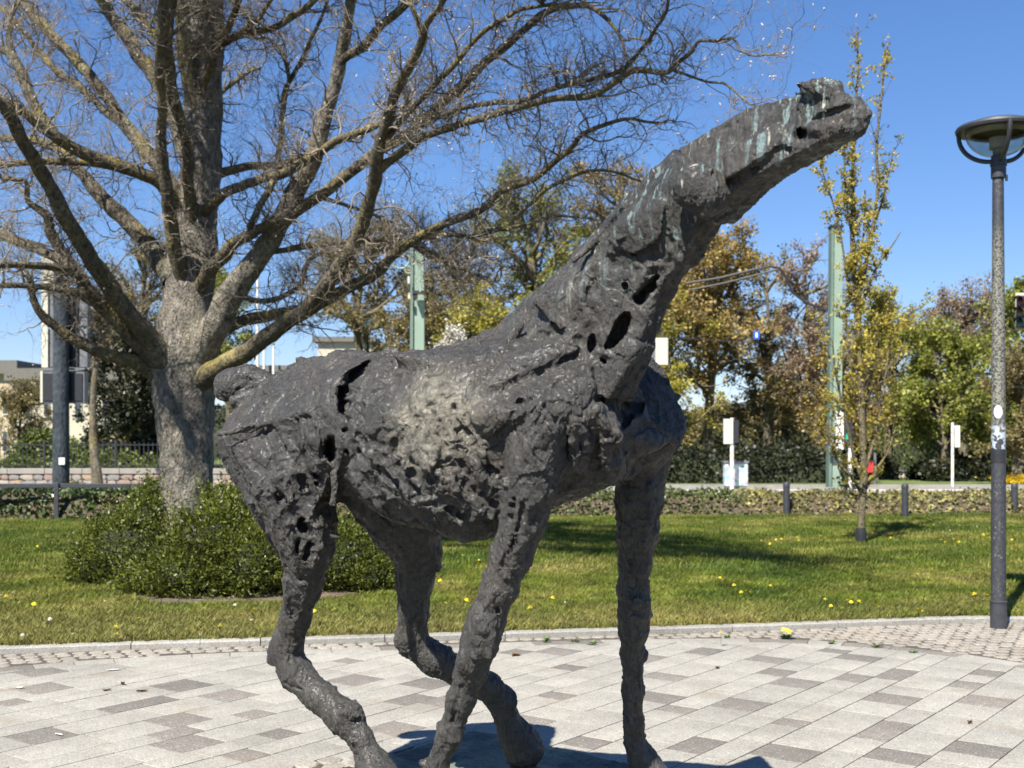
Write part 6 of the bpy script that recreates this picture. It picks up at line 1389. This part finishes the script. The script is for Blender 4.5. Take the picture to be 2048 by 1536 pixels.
# ------------------------------------------------------------------ trees and hedges behind
def bg_tree(name, px, ytop, z, wpx, ybase_crown, leafmat, n_leaf, label, seed, leaf=0.16, barkm=None, shape=0.5, twigginess=1.0, group=None, trunk_px=None):
    r = np.random.default_rng(seed); x = (px - CX) / F * z; H = P(0, ytop, z)[2]; R_ = wpx * z / F / 2; hb = max(0.6, P(0, ybase_crown, z)[2])
    e = empty(name, (x, z, 0), label, 'tree', group); barkm = barkm or M_LIMB
    tp = np.array([[x, z, -0.1, 0.05 * H * 0.5 + 0.04], [x + r.normal() * 0.1, z, H * 0.3, 0.018 * H], [x + r.normal() * 0.25, z + r.normal() * 0.2, H * 0.6, 0.012 * H], [x + r.normal() * 0.3, z, H * 0.93, 0.02]])
    C = cat_curve(tp, 0.35); under(link('trunk', limb_mesh('trunk', C, 9, 0.02, seed), barkm), e)
    n1 = int(24 * twigginess); cz = r.uniform(0.18, 0.97, n1); hz = hb + (H - hb) * cz; base_h = np.maximum(hz - R_ * 0.55, hb * 0.6); j = np.array([int(np.abs(C[:, 2] - b).argmin()) for b in base_h])
    an = r.uniform(0, 2 * math.pi, n1); prof = np.sin(np.pi * np.clip(cz * 0.82 + 0.16, 0, 1)) ** shape; tgt = np.c_[x + np.cos(an) * R_ * prof * r.uniform(0.6, 1, n1), z + np.sin(an) * R_ * prof * r.uniform(0.6, 1, n1), hz]
    p0 = C[j, :3]; d = tgt - p0; L_ = np.linalg.norm(d, axis=1); A = grow(p0, d, np.full(n1, 0.012 * H * 0.8), L_, 8, 0.12, r, 0.03, 0.35)
    p, d2, rr_ = fork(*A, 8, r, 1.0, 0.25); B_ = grow(p, d2, rr_ * 0.6, r.uniform(0.22, 0.5, len(p)) * R_, 6, 0.18, r, 0.06, 0.4)
    p, d2, rr_ = fork(*B_, 6, r, 1.0, 0.2); C3 = grow(p, d2, rr_ * 0.6, r.uniform(0.12, 0.26, len(p)) * R_, 4, 0.25, r, 0.06, 0.5)
    vv, ff, b = [], [], 0
    for q_, k in ((A, 5), (B_, 4), (C3, 3)):
        v, f = tubes(q_[0], np.maximum(q_[1], 0.008), k); vv.append(v); ff.append(f + b); b += len(v)
    o = under(link('branches', mesh_np('branches', np.concatenate(vv), [np.concatenate(ff)], True), barkm), e); o['kind'] = 'stuff'
    pts = C3[0].reshape(-1, 3); dens = fbm(pts * 0.9 / max(0.6, R_ / 3), 2, seed=seed); leaf = leaf * 0.78; w = np.clip(0.35 + dens, 0.02, 1); pk = r.choice(len(pts), n_leaf, p=w / w.sum()); c = pts[pk] + r.normal(size=(n_leaf, 3)) * leaf * 0.9
    o = under(link('crown', leaf_cloud('crown', c, leaf, seed, 1.3), leafmat), e); o['kind'] = 'stuff'
    return e
L_OLIVE = m_leaf('olive_leaf', [(0.10, 0.085, 0.03), (0.19, 0.155, 0.055), (0.26, 0.2, 0.08)], 0.35); L_GREEN = m_leaf('fresh_leaf', [(0.12, 0.14, 0.022), (0.2, 0.22, 0.035), (0.29, 0.29, 0.055)], 0.4)
L_ORANGE = m_leaf('orange_bud', [(0.20, 0.135, 0.045), (0.30, 0.21, 0.06), (0.36, 0.27, 0.075), (0.16, 0.11, 0.045)], 0.35); L_YELLOW = m_leaf('yellow_green_leaf', [(0.22, 0.21, 0.03), (0.32, 0.29, 0.045), (0.42, 0.36, 0.06)], 0.4)
L_PINK = m_leaf('pink_brown_bud', [(0.22, 0.145, 0.10), (0.29, 0.20, 0.14), (0.28, 0.22, 0.12)], 0.35); L_DARK = m_leaf('dark_leaf', [(0.008, 0.012, 0.005), (0.018, 0.024, 0.008), (0.035, 0.034, 0.012)], 0.15); L_WHITE = m_leaf('white_blossom', [(0.6, 0.58, 0.5), (0.7, 0.66, 0.6)], 0.3)
L_BROWN = m_leaf('brown_bud', [(0.10, 0.07, 0.035), (0.17, 0.12, 0.05), (0.22, 0.16, 0.07)], 0.3)
bg_tree('background_tree', 735, 425, 56, 230, 740, L_OLIVE, 10944, 'olive brown tree left of the scroll mast', 101, 0.15)
bg_tree('background_tree', 1055, 375, 60, 260, 700, L_GREEN, 12312, 'pale green birch like tree behind the horse withers', 102, 0.17, shape=0.35)
bg_tree('background_tree', 925, 470, 58, 220, 720, L_ORANGE, 8208, 'amber budding tree right of the scroll mast', 103, 0.15)
bg_tree('background_tree', 1235, 315, 62, 230, 640, L_ORANGE, 10944, 'tall orange budding tree whose top shows beside the horse neck', 104, 0.16)
bg_tree('background_tree', 1420, 445, 52, 300, 850, L_ORANGE, 20520, 'large orange tree right of the horse chest', 105, 0.17, shape=0.4)
bg_tree('background_tree', 1535, 500, 54, 220, 880, L_OLIVE, 12312, 'brown olive tree behind the hanging blue sign', 106, 0.16)
bg_tree('background_tree', 1350, 600, 50, 200, 880, L_YELLOW, 12312, 'yellow shrubby tree close behind the horse chest', 107, 0.15)
bg_tree('background_tree', 1625, 505, 50, 190, 850, L_PINK, 7113, 'pink brown tree left of the right green mast', 108, 0.14)
bg_tree('background_tree', 1775, 585, 52, 210, 880, L_YELLOW, 12312, 'yellow green tree behind the slim young tree', 109, 0.16)
bg_tree('background_tree', 1700, 700, 48, 170, 900, L_ORANGE, 7524, 'low amber tree between mast and young tree', 116, 0.15)
bg_tree('background_tree', 1925, 575, 58, 200, 800, L_PINK, 10260, 'pinkish tree top left of the lamp post', 110, 0.16)
bg_tree('background_tree', 1890, 665, 48, 210, 900, L_GREEN, 19152, 'bright green dense tree left of the lamp post', 111, 0.17)
bg_tree('background_tree', 2045, 572, 50, 190, 900, L_GREEN, 20520, 'dense green tree right of the lamp post', 112, 0.18)
bg_tree('background_tree', 2030, 680, 44, 130, 930, L_OLIVE, 8208, 'olive shrub tree under the green one at the right edge', 117, 0.14)
bg_tree('background_tree', 245, 640, 45, 190, 900, L_DARK, 17784, 'dark green conifer like tree left of the big trunk', 113, 0.16, shape=0.35)
bg_tree('background_tree', 280, 470, 60, 200, 700, L_OLIVE, 6840, 'thin olive tree high behind the left limbs', 114, 0.14)
bg_tree('background_tree', 455, 530, 58, 120, 760, L_GREEN, 9576, 'green tree just right of the big trunk', 115, 0.16)
bg_tree('background_tree', 850, 560, 52, 150, 760, L_OLIVE, 8208, 'brownish tree close behind the scroll mast', 118, 0.14)
bg_tree('background_tree', 975, 600, 50, 190, 800, L_YELLOW, 9576, 'yellow green low tree above the middle of the horse back', 119, 0.15)
bg_tree('background_tree', 1140, 480, 66, 180, 760, L_OLIVE, 8208, 'dull olive tree behind the base of the neck', 120, 0.16)
bg_tree('background_tree', 910, 655, 47, 90, 800, L_WHITE, 3556, 'small white blossoming tree above the horse back', 121, 0.11)
bg_tree('background_tree', 198, 575, 35, 60, 760, L_BROWN, 957, 'slender leaning bare tree behind the iron fence', 122, 0.09, twigginess=0.6)
bg_tree('background_tree', 40, 760, 50, 130, 930, L_OLIVE, 5745, 'thin olive tree in front of the far left cream building', 123, 0.13)
def hedge(px0, px1, ytop, z, depth, mat, n, label, seed, leaf=0.13, name='hedge'):
    r = np.random.default_rng(seed); x0, x1 = P(px0, 0, z)[0], P(px1, 0, z)[0]; h = P(0, ytop, z)[2]; e = empty(name, ((x0 + x1) / 2, z + depth / 2, 0), label, 'hedge')
    X = np.linspace(x0, x1, 60); S = np.linspace(0, 1, 11); rows = []
    for s in S:
        an = s * math.pi; hh = h * (0.82 + 0.30 * fbm(np.c_[X * 0.9, np.full(60, seed * 1.0), np.zeros(60)], 3, seed=seed)) * np.sin(np.clip((X - x0) / (x1 - x0), 0.02, 0.98) * math.pi) ** 0.18
        rows.append(np.c_[X, np.full(60, z + depth / 2 - math.cos(an) * depth / 2) + fbm(np.c_[X, np.full(60, s * 3), np.zeros(60)], 2, seed=seed) * 0.3, hh * abs(math.sin(an)) ** 0.4])
    Vv = np.concatenate(rows); a_ = (np.arange(10)[:, None] * 60 + np.arange(59)[None]).ravel(); under(link('branches', mesh_np('branches', Vv * np.array([1, 1, 0.93]) + np.array([0, 0.12, 0]), [np.c_[a_, a_ + 1, a_ + 61, a_ + 60]]), M_SHRUBC), e)  # inner shell in the shade-dark core colour, not single branches
    Q = Vv[np.c_[a_, a_ + 1, a_ + 61, a_ + 60]]; pk = r.integers(0, len(Q), n); u, v = r.random((2, n, 1)); c = Q[pk, 0] + (Q[pk, 1] - Q[pk, 0]) * u + (Q[pk, 3] - Q[pk, 0]) * v + r.normal(size=(n, 3)) * 0.12
    o = under(link('foliage', leaf_cloud('foliage', c[c[:, 2] > 0.05], leaf, seed, 1.3), mat), e); o['kind'] = 'stuff'; return e
M_HDG = m_leaf('hedge_leaf', [(0.05, 0.07, 0.015), (0.09, 0.12, 0.02), (0.13, 0.16, 0.03)], 0.25)
hedge(1180, 1700, 878, 45, 3.0, L_DARK, 12000, 'long very dark hedge right of the horse chest, behind the graffiti cabinet', 201)
hedge(1690, 1800, 890, 49, 2.5, L_DARK, 3500, 'dark bush behind the red bin', 205)
hedge(1855, 2010, 918, 47, 2.5, L_DARK, 5500, 'dark clipped hedge left of the lamp post', 202)
hedge(1985, 2180, 890, 50, 3, M_HDG, 6000, 'mid green hedge at the right edge behind the lamp post', 203)
hedge(20, 135, 845, 42, 2.2, M_HDG, 5000, 'round green bush behind the iron fence left of the column', 204, name='bush')
hedge(-60, 330, 905, 40, 1.6, M_HDG, 6500, 'low green planting right behind the iron fence', 206)
hedge(130, 330, 820, 47, 3, L_DARK, 6500, 'dark bush between the column and the big trunk', 207, name='bush')
hedge(1330, 1760, 770, 60, 4, L_OLIVE, 12000, 'tall brown olive thicket filling the gaps behind the orange tree', 212, 0.15, name='thicket')
hedge(1690, 2150, 800, 62, 4, M_HDG, 11000, 'tall green thicket filling the gaps left and right of the lamp post', 213, 0.15, name='thicket')
hedge(560, 1180, 780, 62, 4, L_BROWN, 9000, 'long brown thicket far behind the horse belly', 208)
hedge(-260, 640, 800, 110, 8, L_DARK, 9000, 'far belt of dark trees behind the houses on the left', 209, 0.3, name='tree_belt')
hedge(1150, 2350, 770, 100, 8, L_OLIVE, 16000, 'far belt of olive trees behind the street on the right', 210, 0.3, name='tree_belt')
hedge(600, 1200, 740, 115, 8, L_OLIVE, 9000, 'far belt of olive trees behind the horse back', 211, 0.3, name='tree_belt')
e = empty('forsythia', (P(2025, 0, 44)[0], 44, 0), 'low yellow flowering bush at the right edge beside the lamp post', 'shrub'); r = np.random.default_rng(77)
c = np.array(P(2032, 959, 44)) + r.normal(size=(1400, 3)) * np.array([0.32, 0.3, 0.09]); o = under(link('blossoms', leaf_cloud('blossoms', c, 0.08, 77, 1.2), m_leaf('forsythia_yellow', [(0.6, 0.42, 0.02), (0.75, 0.55, 0.03)], 0.3)), e); o['kind'] = 'stuff'
m = MB()
for k in range(14): a_ = r.normal(size=2) * 0.3; m.tube([(P(2030, 0, 44)[0], 44, 0), (P(2030, 0, 44)[0] + a_[0], 44 + a_[1], 0.5)], [0.015, 0.006], 5)
under(m.build('stems', M_LIMB), e)

# ------------------------------------------------------------------ slim young tree in the lawn
YZ = 18.2; yx = P(1722, 0, YZ)[0]; yt = empty('young_tree', (yx, YZ, 0.06), 'slim upright young tree with yellow green leaf tufts and a black root sleeve', 'tree')
M_YB = m_bark('young_bark', (0.09, 0.075, 0.05), (0.24, 0.20, 0.12), 0.5, 3); M_YL = m_leaf('young_leaf', [(0.24, 0.20, 0.03), (0.36, 0.31, 0.05), (0.46, 0.38, 0.08), (0.30, 0.25, 0.05)], 0.45, 0.5)
m = MB(); m.lathe([(0.082, 0), (0.088, 0.10), (0.075, 0.215), (0.066, 0.212), (0.066, 0.0)], (yx, YZ, 0.06), 14); under(m.build('root_sleeve', M_BLK, None, True), yt)
YS = [[(1722, 1085, 12), (1723, 1040, 10), (1727, 960, 11), (1725, 860, 10), (1722, 760, 9), (1718, 660, 8), (1716, 606, 8), (1708, 540, 7), (1705, 480, 7), (1706, 411, 6), (1706, 333, 5), (1712, 216, 4), (1716, 118, 3), (1712, 62, 2)],
      [(1718, 640, 6), (1718, 599, 6), (1732, 528, 6), (1746, 455, 5), (1756, 372, 5), (1753, 294, 4), (1763, 196, 3), (1771, 100, 2)], [(1716, 640, 5), (1697, 567, 4), (1683, 480, 3), (1673, 431, 3), (1655, 372, 2), (1640, 330, 1.5)],
      [(1720, 620, 5), (1747, 548, 4), (1765, 515, 3), (1785, 490, 2), (1802, 462, 1.5)], [(1712, 520, 4), (1697, 430, 3), (1690, 360, 3), (1688, 300, 2), (1680, 260, 1.5)], [(1752, 440, 3), (1765, 400, 3), (1775, 360, 2), (1788, 300, 1.5)],
      [(1724, 960, 6), (1705, 900, 5), (1690, 830, 4), (1672, 750, 3), (1665, 680, 2)], [(1727, 950, 6), (1748, 880, 5), (1765, 800, 4), (1775, 720, 3), (1786, 640, 2)], [(1724, 880, 5), (1735, 800, 4), (1745, 700, 3), (1750, 620, 2)],
      [(1726, 990, 6), (1700, 950, 5), (1680, 930, 4), (1660, 880, 3), (1655, 840, 2)], [(1727, 985, 6), (1752, 940, 4), (1775, 905, 3), (1790, 860, 2)], [(1722, 840, 5), (1705, 770, 4), (1698, 700, 3), (1690, 620, 2)], [(1722, 1010, 5), (1708, 990, 4), (1690, 960, 3), (1676, 935, 2)], [(1722, 800, 4), (1740, 740, 3), (1760, 660, 2.5), (1765, 590, 2)], [(1716, 600, 4), (1722, 520, 3), (1728, 450, 2.5), (1730, 380, 2)]]
yr = np.random.default_rng(5); p0, d0, r0, ln = [], [], [], []
for i, L in enumerate(YS):
    C = cat_curve(pxpath([(a, b, c * 0.68) for a, b, c in L], YZ, YZ + (yr.uniform(-0.5, 0.5) if i else 0)), 0.06); under(link('trunk' if i == 0 else 'stem', limb_mesh('stem', C, 9 if i == 0 else 6, 0.006, i), M_YB), yt)
    for k in range(int(len(C) * (0.5 if i else 0.6))):
        j = yr.integers(int(len(C) * (0.12 if i else 0.22)), len(C) - 1); t = C[j + 1, :3] - C[j, :3]; t /= np.linalg.norm(t); sd = np.cross(t, yr.normal(size=3)); p0.append(C[j, :3]); d0.append(t * 1.5 + sd); r0.append(0.007); hgt_ = C[j, 2]; ln.append(yr.uniform(0.15, 0.5) * (1.5 if hgt_ < 3.2 else 0.62))
A = grow(*map(np.array, (p0, d0, r0, ln)), 6, 0.12, yr, 0.12, 0.4); p, d, r_ = fork(*A, 3, yr, 0.8, 0.2); B_ = grow(p, d, np.minimum(r_, 0.004), yr.uniform(0.06, 0.2, len(p)), 3, 0.2, yr, 0.12, 0.5)
v1, f1 = tubes(A[0], A[1], 4); v2, f2 = tubes(B_[0], B_[1], 3); o = under(link('twigs', mesh_np('twigs', np.concatenate([v1, v2]), [np.concatenate([f1, f2 + len(v1)])], True), M_YB), yt); o['kind'] = 'stuff'
tips = np.concatenate([B_[0][:, -1], B_[0][:, -1], A[0][:, 3], B_[0][:, 1]]); w = np.clip(0.35 + fbm(tips * 2.0, 2, seed=4) + 0.25 * (np.abs(tips[:, 2] - 4.6) < 1.0), 0.03, 1); pk = yr.choice(len(tips), 11000, p=w / w.sum()); c = tips[pk] + yr.normal(size=(len(pk), 3)) * 0.028
o = under(link('crown', leaf_cloud('crown', c, 0.05, 6, 1.6), M_YL), yt); o['kind'] = 'stuff'

# ------------------------------------------------------------------ litter on the paving
M_DRY = simple('dry_leaf', (0.13, 0.075, 0.035), 0.8, var=0.3, scale=30); M_PAPER = simple('white_scrap', (0.50, 0.49, 0.46), 0.8)
def scrap(name, px, py, w, d, mat, label, cat, curl=0.3):
    c = G(px, py); m = MB(); r = random.Random(int(px * 7 + py)); n = 8; ring = []
    for k in range(n):
        a = 2 * math.pi * k / n; rr_ = r.uniform(0.75, 1.15); x, y = math.cos(a) * w / 2 * rr_, math.sin(a) * d / 2 * rr_; ring.append((x, y, 0.004 + curl * 0.02 * abs(math.sin(a * 1.5 + px)) + 0.001))
    m.add([(0, 0, 0.004)] + ring, [(0, 1 + k, 1 + (k + 1) % n) for k in range(n)]); m.add([(0, 0, 0.002)] + [(x * 0.98, y * 0.98, z - 0.002) for x, y, z in ring], [(0, 1 + (k + 1) % n, 1 + k) for k in range(n)])
    o = m.build(name, mat); o.location = (c[0], c[1], 0.001); o.rotation_euler = (0, 0, r.uniform(0, 3)); tag(o, label, cat)
scrap('fallen_leaf', 246, 1370, 0.045, 0.03, M_DRY, 'small dark brown leaf on the pale slabs left of the hind leg', 'leaf', 1.0)
scrap('fallen_leaf', 284, 1384, 0.08, 0.02, M_DRY, 'long thin brown leaf just right of the small dark leaf', 'leaf', 0.6)
scrap('fallen_leaf', 214, 1382, 0.06, 0.02, M_DRY, 'thin brown leaf left of the small dark leaf', 'leaf', 0.5)
scrap('fallen_leaf', 1032, 1312, 0.07, 0.05, M_DRY, 'brown leaf on the slabs between the two forelegs', 'leaf', 1.0)
scrap('fallen_leaf', 1435, 1337, 0.05, 0.03, M_DRY, 'dark speck of a leaf on a pale slab right of the standing foreleg', 'leaf', 0.6)
scrap('fallen_leaf', 1940, 1447, 0.04, 0.025, M_DRY, 'tiny brown leaf on the slabs at the lower right', 'leaf', 0.8)
scrap('paper_scrap', 118, 1471, 0.075, 0.02, M_PAPER, 'white scrap on the big dark slab at the lower left', 'scrap', 0.2)
scrap('paper_scrap', 40, 1377, 0.06, 0.035, M_PAPER, 'white scrap at the corner of a dark slab at the far left', 'scrap', 0.2)
scrap('paper_scrap', 226, 1341, 0.10, 0.03, M_PAPER, 'pale flattened scrap beside the dark slabs near the left edging row', 'scrap', 0.1)
